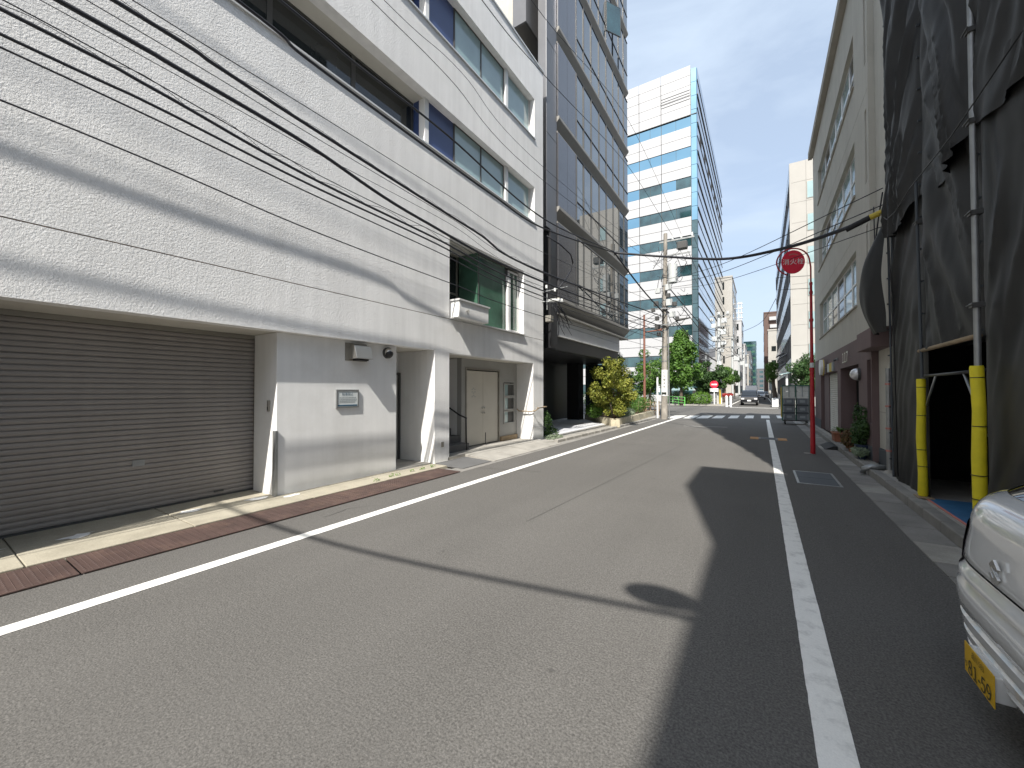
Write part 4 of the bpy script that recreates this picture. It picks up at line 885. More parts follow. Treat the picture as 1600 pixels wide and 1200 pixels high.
# plants in front of the mauve building
def pot_plant(name, label, x, y, pot, pr, ph, leaf, n, size, clump, sd, long_=False):
    t = thing(name, label, 'potted plant', (x, y, .115))
    build('pot', MB().tube([(x, y, .116), (x, y, .116 + ph * .85), (x, y, .116 + ph * .86), (x, y, .116 + ph)], [pr * .7, pr * .95, pr * 1.08, pr * 1.08], 16), MAT[pot], t, smooth=True, auto=40)
    if not long_: leaves('foliage', LEAF[leaf], t, clump, n, size, seed=sd)
    else:
        rnd = random.Random(sd); fm = MB()
        for k in range(26):
            a = rnd.uniform(0, 6.28); L_ = rnd.uniform(.28, .5); el = rnd.uniform(.5, 1.35); d = Vector((math.cos(a) * .6, math.sin(a), 0)).normalized(); sdv = Vector((-d.y, d.x, 0)) * .022
            prev = None
            for q in range(6):
                s_ = q / 5; p = Vector((x, y, .40)) + d * (L_ * s_ * math.cos(el - s_ * .9)) + Vector((0, 0, L_ * s_ * math.sin(el - s_ * .9)))
                w_ = (1 - s_) * 1.0 + .08; cur = [p - sdv * w_, p + sdv * w_]
                if prev: fm.quad(prev[0], prev[1], cur[1], cur[0])
                prev = cur
        build('foliage', fm, LEAF[leaf], t, fix=False)
    return t
t = pot_plant('potted_palm', 'spiky green palm in a wide terracotta trough', 1.89, 14.9, 'terracotta', .09, .12, 'green', 260, .12, [(1.88, 14.95, .66, .22, .3, .24, 1)], 61, True)
build('trough', MB().prism([(1.76, .12), (1.98, .12), (2.0, .34), (1.74, .34)], 'y', 14.65, 15.2), MAT['terracotta'], t, bevel=.01)
build('trough_rim', MB().box(1.72, 2.02, 14.62, 15.23, .34, .38), MAT['terracotta'], t)
pot_plant('potted_shrub', 'tall leafy shrub in a navy blue pot by the slot window', 1.9, 11.6, 'navy', .16, .28, 'dark', 1600, .035, [(1.88, 11.8, .62, .18, .3, .34, 1), (1.9, 12.2, 1.0, .10, .18, .3, .25), (1.86, 11.4, .75, .12, .2, .2, .35), (1.9, 11.6, 1.05, .08, .12, .2, .12)], 62)
pot_plant('potted_shrub', 'reddish brown low shrub left of the navy pot', 1.84, 12.5, 'terracotta', .1, .16, 'rusty', 900, .035, [(1.82, 12.6, .42, .2, .4, .22, 1)], 63)
pot_plant('potted_shrub', 'trailing pale green plant at the kerb edge in front of the tall shrub', 1.80, 11.25, 'navy', .08, .12, 'silver', 500, .03, [(1.79, 11.4, .27, .14, .4, .1, 1)], 64)
pot_plant('potted_shrub', 'small yellow green plant in a little pot behind the tall shrub', 1.86, 13.2, 'terracotta', .08, .12, 'bright', 260, .03, [(1.84, 13.2, .36, .12, .2, .12, 1)], 65)
dmp = build('rubber_ramp', MB().prism([(1.4, 0.004), (1.69, .004), (1.69, .10), (1.6, .10)], 'y', 13.6, 14.7), MAT['rubber'], bevel=.01); tag(dmp, 'black rubber kerb ramp in front of the entrance of the mauve building', 'ramp')

# ============================================================ SCAFFOLD with black sheets
SXF = 1.9
bw = thing('building_under_repair', 'dark building hidden behind the black scaffold sheets', 'building', (6, 6.5, 0))
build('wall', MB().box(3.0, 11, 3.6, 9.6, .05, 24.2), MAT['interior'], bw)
sc = thing('scaffold', 'tall pipe scaffold wrapped in black mesh sheets on the right edge', 'scaffold', (2.3, 6.5, 0))
def sheet(y0, y1, z0, z1, seed, amp=.10, ny=None, nz=None, hem=0, xoff=0.0, bulge=0, hole=None):
    """hanging mesh sheet: real folds; u runs along the street, v up"""
    ny = ny or max(10, int(abs(y1 - y0) / .045)); nz = nz or max(10, int((z1 - z0) / .06))
    vs_ = []; fs = []
    for j in range(nz + 1):
        v = j / nz
        for i in range(ny + 1):
            u = i / ny; y = y0 + (y1 - y0) * u; z = z0 + (z1 - z0) * v
            if hem: z += hem * (1 - v) * (4 * u * (1 - u)) * -1
            pin = min(1, 5 * min(u, 1 - u)) ** .7
            pz = (y * 1.0 + (z - z0) * .42) if seed % 2 else (y * 1.0 - (z - z0) * .42)
            warp = noise.noise(Vector((y * .35, z * .22, seed * 3.1))) * 1.4
            a = noise.noise(Vector((pz * 1.5 + warp, z * .25, seed * 7.7)))
            b = noise.noise(Vector((pz * 3.6 + warp * 2, z * .5, seed * 1.7 + 9)))
            c = noise.noise(Vector((y * 9, z * 2.2, seed)))
            swag = abs(noise.noise(Vector((y * .55 + seed, z * .95 + 1.8 * (u - .5) ** 2 * 3, 4.4)))) - .25
            fold = (1 - abs(a) * 2.2) * .55 + (1 - abs(b) * 2.6) * .38 + c * .07 + swag * .6
            x = SXF + xoff - amp * pin * (fold + .25) - amp * .15
            if bulge: x -= bulge * (1 - u) ** 2 * math.sin(math.pi * min(1, v * 1.05)) ** .8
            vs_.append((x, y, z))
    for j in range(nz):
        for i in range(ny):
            if hole:
                y = y0 + (y1 - y0) * (i + .5) / ny; z = z0 + (z1 - z0) * (j + .5) / nz
                if hole[0] < y < hole[1] and z < hole[2]: continue
            k = j * (ny + 1) + i; fs.append((k, k + 1, k + ny + 2, k + ny + 1))
    mb = MB(); mb.v = vs_; mb.f = fs
    return build('sheet', mb, MAT['sheet'], sc, smooth=True, fix=False)
ty = [(9.62, 8.06), (8.05, 6.12), (6.10, 4.4), (4.38, 3.42)]
sheet(9.40, 7.64, .06, 4.7, 1, .06, xoff=.04)
sheet(7.68, 5.94, 2.16, 4.45, 2, .10, hem=.02, xoff=.04)
sheet(5.93, 4.38, .04, 4.6, 3, .09, xoff=.03)
sheet(4.38, 3.42, .04, 4.6, 4, .08)
for t_, (a, b) in enumerate([(4.35, 9.6), (9.5, 14.6), (14.5, 19.5), (19.4, 24.4)]):
    for s_, (ya, yb) in enumerate([(9.42, 7.64), (7.64, 5.94), (5.95, 4.38), (4.38, 3.42)]):
        if t_ > 1: sheet(ya, yb, a, b, 11 + t_ * 4 + s_, .11, ny=24, nz=40, xoff=-.03)
        else: sheet(ya, yb, a, b, 11 + t_ * 4 + s_, .16, xoff=.03, hem=.25 if t_ == 0 else .1)
# loose flap bellying out at the far lower corner
mb = MB(); nu, nv = 16, 34
for j in range(nv + 1):
    v = j / nv
    for i in range(nu + 1):
        u = i / nu; z = 2.62 + 2.0 * v; y = 9.22 + .62 * u * math.sin(math.pi * min(1, .15 + v * .85)) + .28 * u
        x = 1.86 - .30 * math.sin(math.pi * u * .8 + .3) * math.sin(math.pi * min(1, .12 + v * .9)) ** .8 - .03 * noise.noise(Vector((u * 4, v * 3, 2))) + .02 * math.sin(u * 14 + v * 5) * (1 - v)
        mb.v.append((x, y, z))
for j in range(nv):
    for i in range(nu):
        k = j * (nu + 1) + i; mb.f.append((k, k + 1, k + nu + 2, k + nu + 1))
fl = build('sheet', mb, MAT['sheet'], sc, smooth=True, fix=False); fl['label'] = 'loose sheet corner billowing out over the kerb'
# return along the far side and near side
build('side_sheet', MB().box(1.93, 3.0, 9.40, 9.42, .06, 24.4).box(1.93, 3.0, 3.4, 3.42, .06, 24.4), MAT['sheet'], sc)
# standards
for (y, r, z1, px_) in [(5.64, .026, 24.6, 0), (7.62, .017, 24.6, 1), (9.30, .015, 24.6, 2)]:
    x = 1.765 if y == 5.64 else 1.90 if y > 9 else 1.86
    z0 = 1.78 if y == 7.62 else 1.70 if y == 5.64 else .1; zt = 24.6 if y == 5.64 else 4.5 if y < 9 else 4.9
    p = build('pole', MB().cyl((x, y, z0), (x - .03, y, zt), r, n=12), MAT['galv' if y == 5.64 else 'slate'], sc, smooth=True, auto=40)
    z = 2.4 if y == 5.64 else 3.9
    while z < min(zt, 14) and y < 9:
        build('clamp', MB().box(x - .045, x + .045, y - .04, y + .04, z, z + .05).cyl((x - .05, y - .07, z + .03), (x - .05, y + .07, z + .03), .008, n=6), MAT['dark_frame'], p, bevel=.004); z += .9
for y in (6.0, 7.66):
    for xx in (2.75,):
        build('pole', MB().cyl((xx, y, .1), (xx, y, 4.4), .024, n=10), MAT['galv'], sc, smooth=True, auto=40)
build('ledger', MB().cyl((1.84, 5.85, 2.15), (1.87, 7.75, 2.15), .026, n=10), MAT['timber'], sc, smooth=True)
build('ledger', MB().cyl((1.90, 5.9, 1.80), (1.90, 7.7, 1.80), .02, n=10), MAT['black'], sc, smooth=True)
for z in (.95, 1.9): build('ledger', MB().cyl((2.75, 5.6, z), (2.75, 8.9, z), .022, n=10), MAT['galv'], sc, smooth=True)
for (a, b) in [((1.90, 7.62, 1.40), (1.90, 7.25, 1.80)), ((1.90, 6.05, 1.35), (1.90, 6.42, 1.80)), ((2.75, 6.2, .5), (2.75, 7.9, 1.9)), ((2.72, 7.8, .4), (2.72, 6.5, 1.7))]:
    build('brace', MB().cyl(a, b, .014, n=8), MAT['galv'], sc, smooth=True)
# things stored inside the opening
for i, (ya, yb, h, m) in enumerate([(5.9, 6.4, .5, 'timber'), (6.6, 6.9, .9, 'galv'), (7.2, 7.6, .35, 'carton')]):
    o = build('stored_box', MB().box(2.6, 2.95, ya, yb, .127, .127 + h), MAT[m], bevel=.01); tag(o, ['low timber crate in the dark behind the scaffold opening', 'tall grey box in the dark behind the scaffold opening', 'small pale carton in the dark behind the left yellow post'][i], 'box')
# eyelet ties along the sheet seams
ey = MB()
for yy in (5.94, 7.66, 9.38, 4.40):
    z = .4
    while z < 14:
        if not (z < 2.2 and 5.9 < yy < 7.7): ey.box(1.865, 1.90, yy - .015, yy + .015, z, z + .022)
        z += .45
kind(build('sheet_ties', ey, MAT['slate'], sc), 'stuff')
build('deck_board', MB().box(1.96, 2.72, 3.5, 9.5, 2.30, 2.34), MAT['galv'], sc)
build('deck_board', MB().box(1.96, 2.72, 3.5, 9.5, 4.30, 4.34), MAT['galv'], sc)
# sheet ties: ropes and dark laces
ro = build('tie_rope', MB().tube([(1.78, 9.35, 4.72), (1.76, 8.8, 4.42), (1.74, 8.2, 4.33), (1.74, 7.5, 4.38), (1.72, 6.6, 4.32), (1.72, 6.0, 4.3), (1.70, 5.3, 4.30), (1.70, 4.6, 4.34)], .007, 6), MAT['black'], sc, smooth=True)
build('lashing', MB().tube([(1.78, 8.85, 4.9), (1.80, 8.83, 3.6), (1.83, 8.83, 2.8), (1.86, 8.85, .2)], .008, 6), MAT['black'], sc, smooth=True)
# yellow foam pole guards
for i, (y, zt, lab) in enumerate([(7.68, 1.76, 'yellow foam sleeve on the left post of the scaffold opening'), (5.64, 1.84, 'yellow foam sleeve on the right post of the scaffold opening')]):
    g = thing('pole_guard', lab, 'pole guard', (1.88, y, .1), 'yellow foam pole guards')
    gxx = 1.86 if i == 0 else 1.762
    zs_ = [.145, .17, .45, .95, 1.4, zt - .02, zt]; rr = [.044, .054, .049, .051, .047, .049, .044]
    build('foam_sleeve', MB().tube([(gxx + .008 * math.sin(z * 5 + i), y + .01 * math.cos(z * 4), z) for z in zs_], rr, 18), MAT['yellow'], g, smooth=True, auto=50)
    for z in (.55, .78, 1.25, zt - .12): build('band', MB().cyl((gxx + .008 * math.sin(z * 5 + i), y + .01 * math.cos(z * 4), z), (gxx + .008 * math.sin(z * 5 + i), y + .01 * math.cos(z * 4), z + .008), .053, n=18), MAT['black'], g)
    build('foot_plate', MB().box(gxx - .07, gxx + .09, y - .12, y + .1, .13, .14), MAT['timber'], g)
o = build('floor_mat', MB().box(1.90, 3.0, 5.2, 7.66, .118, .126), MAT['blue_mat']); tag(o, 'blue protective floor sheet inside the scaffold opening', 'floor mat')
build('mat_edge', MB().box(1.875, 1.898, 5.2, 7.66, .118, .129), MAT['pink'], o)
kind(build('works_floor', MB().box(1.831, 3.0, 3.42, 9.54, .112, .117), MAT['concrete']), 'structure')

# ============================================================ buildings on the right behind the photographer
rb = thing('grey_building', 'plain grey building with a stair tower behind the viewpoint on the right', 'building', (6, -15, 0))
build('wall', wall(MB(), 'x', BX, BX + .25, -30, -3, 0, 10.7, [(-29 + 3 * i, -27.3 + 3 * i, z, z + 1.5) for i in range(8) for z in (1.0, 4.3, 7.6)]), MAT['beige'], rb)
build('core', MB().box(BX + .3, 12, -30, -3.2, 0, 10.68).box(BX + .26, 12, -3.19, -3.0, 0, 10.7), MAT['cream'], rb)
build('stair_tower', MB().box(BX + .001, 7, -5.0, -3.001, 10.705, 13.6), MAT['beige'], rb)
for i in range(8):
    for z in (1.0, 4.3, 7.6): build('window', MB().box(BX + .1, BX + .14, -29 + 3 * i, -27.3 + 3 * i, z, z + 1.5), MAT['glass_pale'], rb)
lb_ = thing('brick_building', 'brown building behind the viewpoint on the left', 'building', (-12, -30, 0))
build('wall', MB().box(-18, XF, -45, -13.3, 0, 19), MAT['brick_brown'], lb_)
for i in range(9):
    for z in range(5): build('window', MB().box(XF + .005, XF + .03, -43 + 3.2 * i, -41 + 3.2 * i, 2 + z * 3.3, 3.6 + z * 3.3), MAT['glass_pale'], lb_)
# ============================================================ FAR RIGHT cream building
fr = thing('cream_building', 'cream tiled office block with slanting blue bands beyond the junction on the right', 'building', (8, 60, 0))
FX = 2.5; FY = 46.0; FH = 23.3
build('core', MB().box(FX + .4, 20, FY + .4, 92, 0, FH - .2), MAT['interior'], fr)
wz = [at(1265, v, y=FY).z for v in (309, 360, 411, 462, 513, 564)]
for r in range(12):
    z1 = FH - r * 1.94; z0 = z1 - 1.92
    if z0 < .3: break
    for c in range(4):
        xa = FX + c * 1.15; xb = xa + 1.135
        if c >= 1 and c < 3 and any(z0 < q + 1.1 and z1 > q + .1 for q in wz) and (xa < 3.75 < xb or xa < 4.3 < xb): pass
        build('panel', MB().box(xa, xb, FY, FY + .15, z0, z1), MAT['cream'], fr)
for q in wz:
    f = build('window', MB().box(3.68, 4.62, FY - .03, FY - .003, q, q + 1.62), MAT['shutter_rail'], fr)
    build('pane', MB().box(3.73, 4.57, FY - .05, FY - .031, q + .05, q + 1.57), MAT['glass_pale'], f)
for k in range(6):
    z0 = 1.0 + k * 3.72
    build('spandrel', MB().box(FX - .12, FX + .3, FY + .5, 92, z0 + 2.35, z0 + 3.72), MAT['pale_spandrel'], fr)
    for i in range(14):
        ya = FY + .5 + i * 3.25
        build('pier', MB().box(FX - .10, FX + .3, ya, ya + .5, z0, z0 + 2.345), MAT['metal_grey'], fr)
        build('window', MB().box(FX + .05, FX + .12, ya + .51, ya + 3.24, z0, z0 + 2.345), MAT['glass_dark'], fr)
build('edge_pier', MB().box(FX - .14, FX - .002, FY, FY + .49, 0.1, FH), MAT['cream'], fr)
build('base', MB().box(FX - .05, 7, FY - .02, FY + .39, 0.1, 1.0), MAT['cream'], fr)
for i, (y, z) in enumerate([(54, 5.2), (58, 4.4), (62, 6.0), (66, 5.2)]):
    build('awning', MB().prism([(FX - .9, z), (FX - .13, z + .5), (FX - .13, z + .58), (FX - .9, z + .08)], 'y', y, y + 3.2), MAT['white_panel'], fr)
gc = thing('glass_canopy', 'pale glass entrance canopy on white posts in front of the cream block', 'canopy', (1.8, 47, 0))
build('roof', MB().prism([(1.35, 3.0), (3.6, 3.5), (3.6, 3.58), (1.35, 3.08)], 'y', 43.5, 45.8), MAT['glass_pale'], gc)
for x in (1.5, 2.5, 3.5): build('rib', MB().box(x, x + .06, 43.45, 45.85, 3.02 + (x - 1.35) * .222 - .06, 3.04 + (x - 1.35) * .222), MAT['white'], gc)
for x in (1.9, 2.8): build('post', MB().cyl((x, 44.0, .0), (x, 44.0, 3.1 + (x - 1.9) * .2), .09, n=12), MAT['white'], gc, smooth=True, auto=40)
tree('evergreen_tree', 'dark evergreen tree behind the stacked delivery cages on the right', 'tree', 3.1, 40.0, 0, 3.1, 1.5, 1.3, 1.75, 'dark', 6500, .085, k=18, seed=71, r0=.12)
t = tree('ivy_tree', 'olive green tree with a thick brown trunk far down the right pavement', 'tree', 1.35, 56.0, 0, 3.7, .9, 1.4, 1.5, 'green', 2800, .08, k=10, seed=72, r0=.24, lean=-.35)

def block(name, label, x0, x1, y0, y1, h, mat, glass='glass_dark', fl=3.4, bay=3.0, side='x1', front=True, cat='building', ww=.62, wh=.5):
    t = thing(name, label, cat, ((x0 + x1) / 2, (y0 + y1) / 2, 0))
    build('wall', MB().box(x0, x1, y0, y1, 0, h), MAT[mat], t)
    build('roof', MB().box(x0 - .1, x1 + .1, y0 - .1, y1 + .1, h, h + .35), MAT[mat], t)
    nf = int(h / fl)
    nby = max(1, int((y1 - y0) / bay)); nbx = max(1, int((x1 - x0) / bay))
    by = (y1 - y0) / nby; bx_ = (x1 - x0) / nbx
    xs = x1 if side == 'x1' else x0; sgn = 1 if side == 'x1' else -1
    ms = MB().box(0 if sgn > 0 else -.06, .06 if sgn > 0 else 0, -by * ww / 2, by * ww / 2, 0, fl * wh).mesh('window', MAT[glass])
    mf = MB().box(-bx_ * ww / 2, bx_ * ww / 2, -.06, 0, 0, fl * wh).mesh('window', MAT[glass])
    for k in range(nf):
        z = k * fl + fl * .3
        for i in range(nby): link('window', ms, t, (xs, y0 + by * (i + .5), z))
        if front and (x1 - x0) < 30:
            for i in range(nbx): link('window', mf, t, (x0 + bx_ * (i + .5), y0, z))
    return t
block('slab_building', 'narrow beige slab block right behind the white tower', -14, -5.6, 103, 121, 27.5, 'cream', fl=3.4, bay=6)
block('apartment_building', 'pale low building at the foot of the beige slab block', -5.59, -4.4, 104, 118, 9, 'white_panel', bay=4)
tt = block('slender_tower', 'slender white building with an antenna mast left of the far gap', -12, -4.6, 124, 136, 20.5, 'white_panel', bay=3.5)
for i, (x, y) in enumerate([(-5.3, 126), (-4.7, 126), (-5.3, 126.8), (-4.7, 126.8)]): build('mast_leg', MB().cyl((x, y, 20.8), (x, y, 26), .07, n=6), MAT['white'], tt)
for k in range(4): build('mast_ring', MB().box(-5.6, -4.4, 125.8, 127, 21.6 + k * 1.3, 21.8 + k * 1.3), MAT['white'], tt)
block('apartment_building', 'white rounded flats with stacked balconies left of the far gap', -12, -4.3, 140, 156, 15.5, 'white_panel', fl=2.9, bay=2.6, ww=.7)
block('apartment_building', 'lower white flats with orange balconies farther down the left side', -12, -3.9, 160, 180, 13.8, 'cream', fl=2.9, bay=3.2, glass='glass_teal')
block('apartment_building', 'grey flats far down the left side of the street', -14, -3.8, 184, 230, 17, 'metal_grey', fl=3, bay=4)
p = at(1160, 535, y=260); q = at(1181.5, 536, y=260)
block('glass_tower', 'distant teal glass tower closing the street', p.x, q.x, 260, 285, p.z, 'glass_teal', 'glass_green', fl=3.6, bay=3.5, ww=.85, wh=.3)
p = at(1176, 577, y=330); q = at(1194, 577, y=330)
block('distant_building', 'low blue grey building closing the end of the street', p.x, q.x, 330, 350, p.z, 'metal_grey', 'glass_teal', fl=3.2, bay=3)
p = at(1193.5, 490, y=125); q = at(1217, 490, y=125)
tb = block('brown_tower', 'dark brown tower block with white balconies on the right of the far gap', p.x, q.x + 5, 125, 150, p.z, 'brick_brown', fl=3.2, bay=3.4, side='x0', front=False)
for k, v in enumerate((500, 512, 524)):
    z = at(1210, v, y=124.6).z; build('balcony', MB().box(at(1202 + k, v, y=124.6).x, q.x + 1.2, 124.2, 124.95, z, z + .9), MAT['white_panel'], tb)
p = at(1200, 517, y=112); q = at(1221, 517, y=112)
block('cream_tower', 'cream block standing in front of the dark brown tower', p.x, q.x + 4, 112, 120, p.z, 'cream', fl=3.3, bay=2.2, side='x0', wh=.35, ww=.4)
block('side_building', 'pale building far down the right side of the street', 2.2, 12, 155, 215, 13, 'cream', fl=3.2, bay=4, side='x0', front=False)
block('side_building', 'grey building farthest down the right side of the street', 1.6, 12, 220, 300, 22, 'metal_grey', fl=3.2, bay=5, side='x0', front=False)
block('corner_building', 'pale building on the right corner beyond the junction, mostly behind the cream block', 21, 50, 47, 80, 14, 'cream', side='x0')

# ============================================================ POLES, SIGNS, STREET FURNITURE
PX, PY = -4.62, 23.2
up_ = thing('utility_pole', 'weathered concrete utility pole with transformer and a white poster strip at the kerb', 'utility pole', (PX, PY, 0))
build('shaft', MB().cyl((PX, PY, 0), (PX + .12, PY, 10.35), .175, .10, n=20), MAT['pole'], up_, smooth=True, auto=40)
po = build('poster_strip', MB().cyl((PX + .012, PY, 1.30), (PX + .03, PY, 2.74), .18, .168, n=24), MAT['white'], up_, smooth=True, auto=40)
dn = Vector((.18, -1, 0)).normalized(); rr_ = Vector((1, .18, 0)).normalized()
for i, ch_ in enumerate(['と', 'も', '整', '体', '院']): lettering('lettering', ch_, .12, MAT['ink'], po, Vector((PX + .02, PY, 2.60 - i * .2)) + dn * .181, rr_, bold=.003)
build('poster_block', MB().box(PX - .09, PX + .15, PY - .19, PY - .174, 1.38, 1.5), MAT['ink'], po)
build('conduit', MB().cyl((PX + .27, PY - .02, 0), (PX + .24, PY - .02, 5.4), .035, n=10), MAT['galv'], up_, smooth=True, auto=40)
for z in (3.2, 4.0, 4.9, 5.8, 6.6, 7.4): build('band', MB().cyl((PX + .01 * z, PY, z), (PX + .01 * z, PY, z + .05), .18 - .006 * z, n=20), MAT['galv'], up_)
tr_ = build('transformer', MB().cyl((PX + .48, PY, 7.55), (PX + .48, PY, 8.55), .25, n=24), MAT['grey_box'], up_, smooth=True, auto=40)
build('bushing', MB().cyl((PX + .42, PY - .1, 8.56), (PX + .42, PY - .1, 8.75), .04, n=10).cyl((PX + .55, PY + .08, 8.56), (PX + .55, PY + .08, 8.75), .04, n=10), MAT['insul'], tr_, smooth=True)
build('cross_arm', MB().box(PX - .2, PX + 1.6, PY - .06, PY + .0, 9.85, 9.93), MAT['galv'], up_)
build('cross_arm', MB().box(PX - .1, PX + 1.4, PY - .06, PY + .0, 9.05, 9.12), MAT['galv'], up_)
build('cross_arm', MB().box(PX - .7, PX + 1.1, PY - .25, PY - .19, 6.1, 6.17), MAT['galv'], up_)
build('cross_arm', MB().box(PX - .5, PX + 1.0, PY - .25, PY - .19, 5.2, 5.26), MAT['galv'], up_)
for x, z in [(0.5, 9.94), (.95, 9.94), (1.5, 9.94), (.6, 9.13), (1.3, 9.13)]:
    build('insulator', MB().cyl((PX + x, PY - .03, z), (PX + x, PY - .03, z + .2), .05, .035, n=10), MAT['insul'], up_, smooth=True, auto=40)
build('switchgear', MB().box(PX + .75, PX + 1.25, PY - .2, PY + .2, 9.32, 9.72), MAT['dark_frame'], up_, bevel=.03)
for (x, z, s) in [(-.35, 6.3, .12), (.35, 6.25, .16), (.5, 5.6, .14), (-.3, 5.5, .1), (.3, 6.7, .1), (-.25, 7.0, .13), (.3, 7.1, .15), (-.28, 5.0, .12), (.62, 6.2, .1), (-.5, 6.0, .09), (.75, 5.4, .09), (-.2, 4.6, .1)]:
    build('terminal_box', MB().box(PX + x - s, PX + x + s, PY - .35, PY - .15, z, z + s * 2.2), MAT['grey_box' if s > .12 else 'dark_frame'], up_, bevel=.01)
bw_ = MB(); rnd = random.Random(8)
for i in range(40):
    a = Vector((PX + rnd.uniform(-.3, 1.3), PY - .15, rnd.uniform(5.4, 9.6))); b = a + Vector((rnd.uniform(-.8, .8), rnd.uniform(-.1, .1), rnd.uniform(-1.1, .3)))
    if not (PX - .6 < b.x < PX + 1.5): b.x = PX + .3
    m = a.lerp(b, .5) + Vector((rnd.uniform(-.3, .3), 0, -.35)); bw_.tube([a.lerp(m, s).lerp(m.lerp(b, s), s) for s in [q / 7 for q in range(8)]], rnd.uniform(.01, .018), 5)
build('jumper_wires', bw_, MAT['cable'], up_, smooth=True)
la = build('lamp_arm', MB().tube([(PX + .1, PY - .1, 4.95), (PX + .5, PY - .12, 5.3), (PX + .85, PY - .15, 5.42)], .028, 8), MAT['galv'], up_, smooth=True)
build('lamp_head', MB().prism([(PX + .8, 5.37), (PX + 1.35, 5.47), (PX + 1.38, 5.52), (PX + .82, 5.50)], 'y', PY - .24, PY - .06), MAT['dark_frame'], la, bevel=.02)
build('foot_rungs', MB().cyl((PX - .28, PY, 1.9), (PX + .28, PY, 1.9), .012, n=6), MAT['galv'], up_)
wp = thing('marker_post', 'slim white post standing just left of the utility pole', 'post', (-5.02, 23.4, 0))
build('shaft', MB().cyl((-5.02, 23.4, .03), (-5.02, 23.4, 2.35), .055, n=12), MAT['white'], wp, smooth=True, auto=40)
build('cap', MB().cyl((-5.02, 23.4, 2.351), (-5.02, 23.4, 2.40), .07, n=12), MAT['dark_frame'], wp)
build('plate', MB().box(-5.0, -4.86, 23.32, 23.34, 1.5, 1.85), MAT['signboard'], wp)
bp_ = thing('rusty_pole', 'rust red steel pole with a short side arm rising behind the garden trees', 'pole', (-7.35, 30, 0))
build('shaft', MB().cyl((-7.35, 30, 0), (-7.35, 30, 7.2), .10, .07, n=12), MAT['rust_pole'], bp_, smooth=True, auto=40)
build('arm', MB().cyl((-7.35, 30, 5.9), (-5.9, 30, 6.0), .05, n=8), MAT['rust_pole'], bp_, smooth=True)
build('arm_box', MB().box(-6.4, -5.8, 29.85, 30.1, 5.9, 6.1), MAT['rust_pole'], bp_)
QX, QY = -4.12, 50.7
p2 = thing('utility_pole', 'second, paler utility pole crowded with equipment beyond the junction', 'utility pole', (QX, QY, 0))
build('shaft', MB().cyl((QX, QY, 0), (QX, QY, 10.4), .26, .15, n=16), MAT['grey_box'], p2, smooth=True, auto=40)
build('wrap', MB().cyl((QX, QY - .001, .1), (QX, QY - .001, 4.9), .28, .25, n=16), MAT['white'], p2, smooth=True, auto=40)
for z in (6.4, 7.6, 8.8, 10.0): build('cross_arm', MB().box(QX - .9, QX + 1.1, QY - .3, QY - .22, z, z + .09), MAT['galv'], p2)
for (x, z, s) in [(.45, 7.9, .3), (-.45, 7.2, .26), (.5, 6.7, .25), (-.5, 8.7, .24), (.55, 9.2, .28), (.3, 5.9, .2), (-.7, 9.5, .16), (.9, 10.15, .15), (0, 10.15, .15)]:
    build('equipment_box', MB().box(QX + x - s, QX + x + s, QY - .4, QY - .05, z, z + s * 2), MAT['grey_box'], p2, bevel=.03)
jw = MB()
for i in range(16):
    a = Vector((QX + rnd.uniform(-.9, 1.1), QY - .4, rnd.uniform(6.0, 10))); b = a + Vector((rnd.uniform(-.9, .9), 0, rnd.uniform(-1.2, .4))); m = a.lerp(b, .5) + Vector((0, 0, -.4))
    jw.tube([a.lerp(m, s).lerp(m.lerp(b, s), s) for s in [q / 6 for q in range(7)]], .022, 5)
build('jumper_wires', jw, MAT['cable'], p2, smooth=True)
build('lamp_arm', MB().tube([(QX + .2, QY - .2, 5.1), (QX + 1.5, QY - .3, 5.5)], .04, 6), MAT['dark_frame'], p2)
for i, (x, y, h, r, lb) in enumerate([(-3.65, 66, 9.5, .17, 'third utility pole down the left pavement'), (-3.6, 84, 9.8, .18, 'fourth utility pole, farther down the left pavement'), (-3.55, 104, 10.5, .2, 'farthest visible utility pole on the left pavement')]):
    t = thing('utility_pole', lb, 'utility pole', (x, y, 0))
    build('shaft', MB().cyl((x, y, 0), (x, y, h), r, r * .65, n=12), MAT['grey_box'], t, smooth=True, auto=40)
    for z in (h - .4, h - 1.6, h - 2.8): build('cross_arm', MB().box(x - .8, x + .9, y - .3, y - .2, z, z + .1), MAT['galv'], t)
    build('equipment_box', MB().box(x + .2, x + .9, y - .4, y - .05, h - 3.6, h - 2.9), MAT['grey_box'], t, bevel=.03)
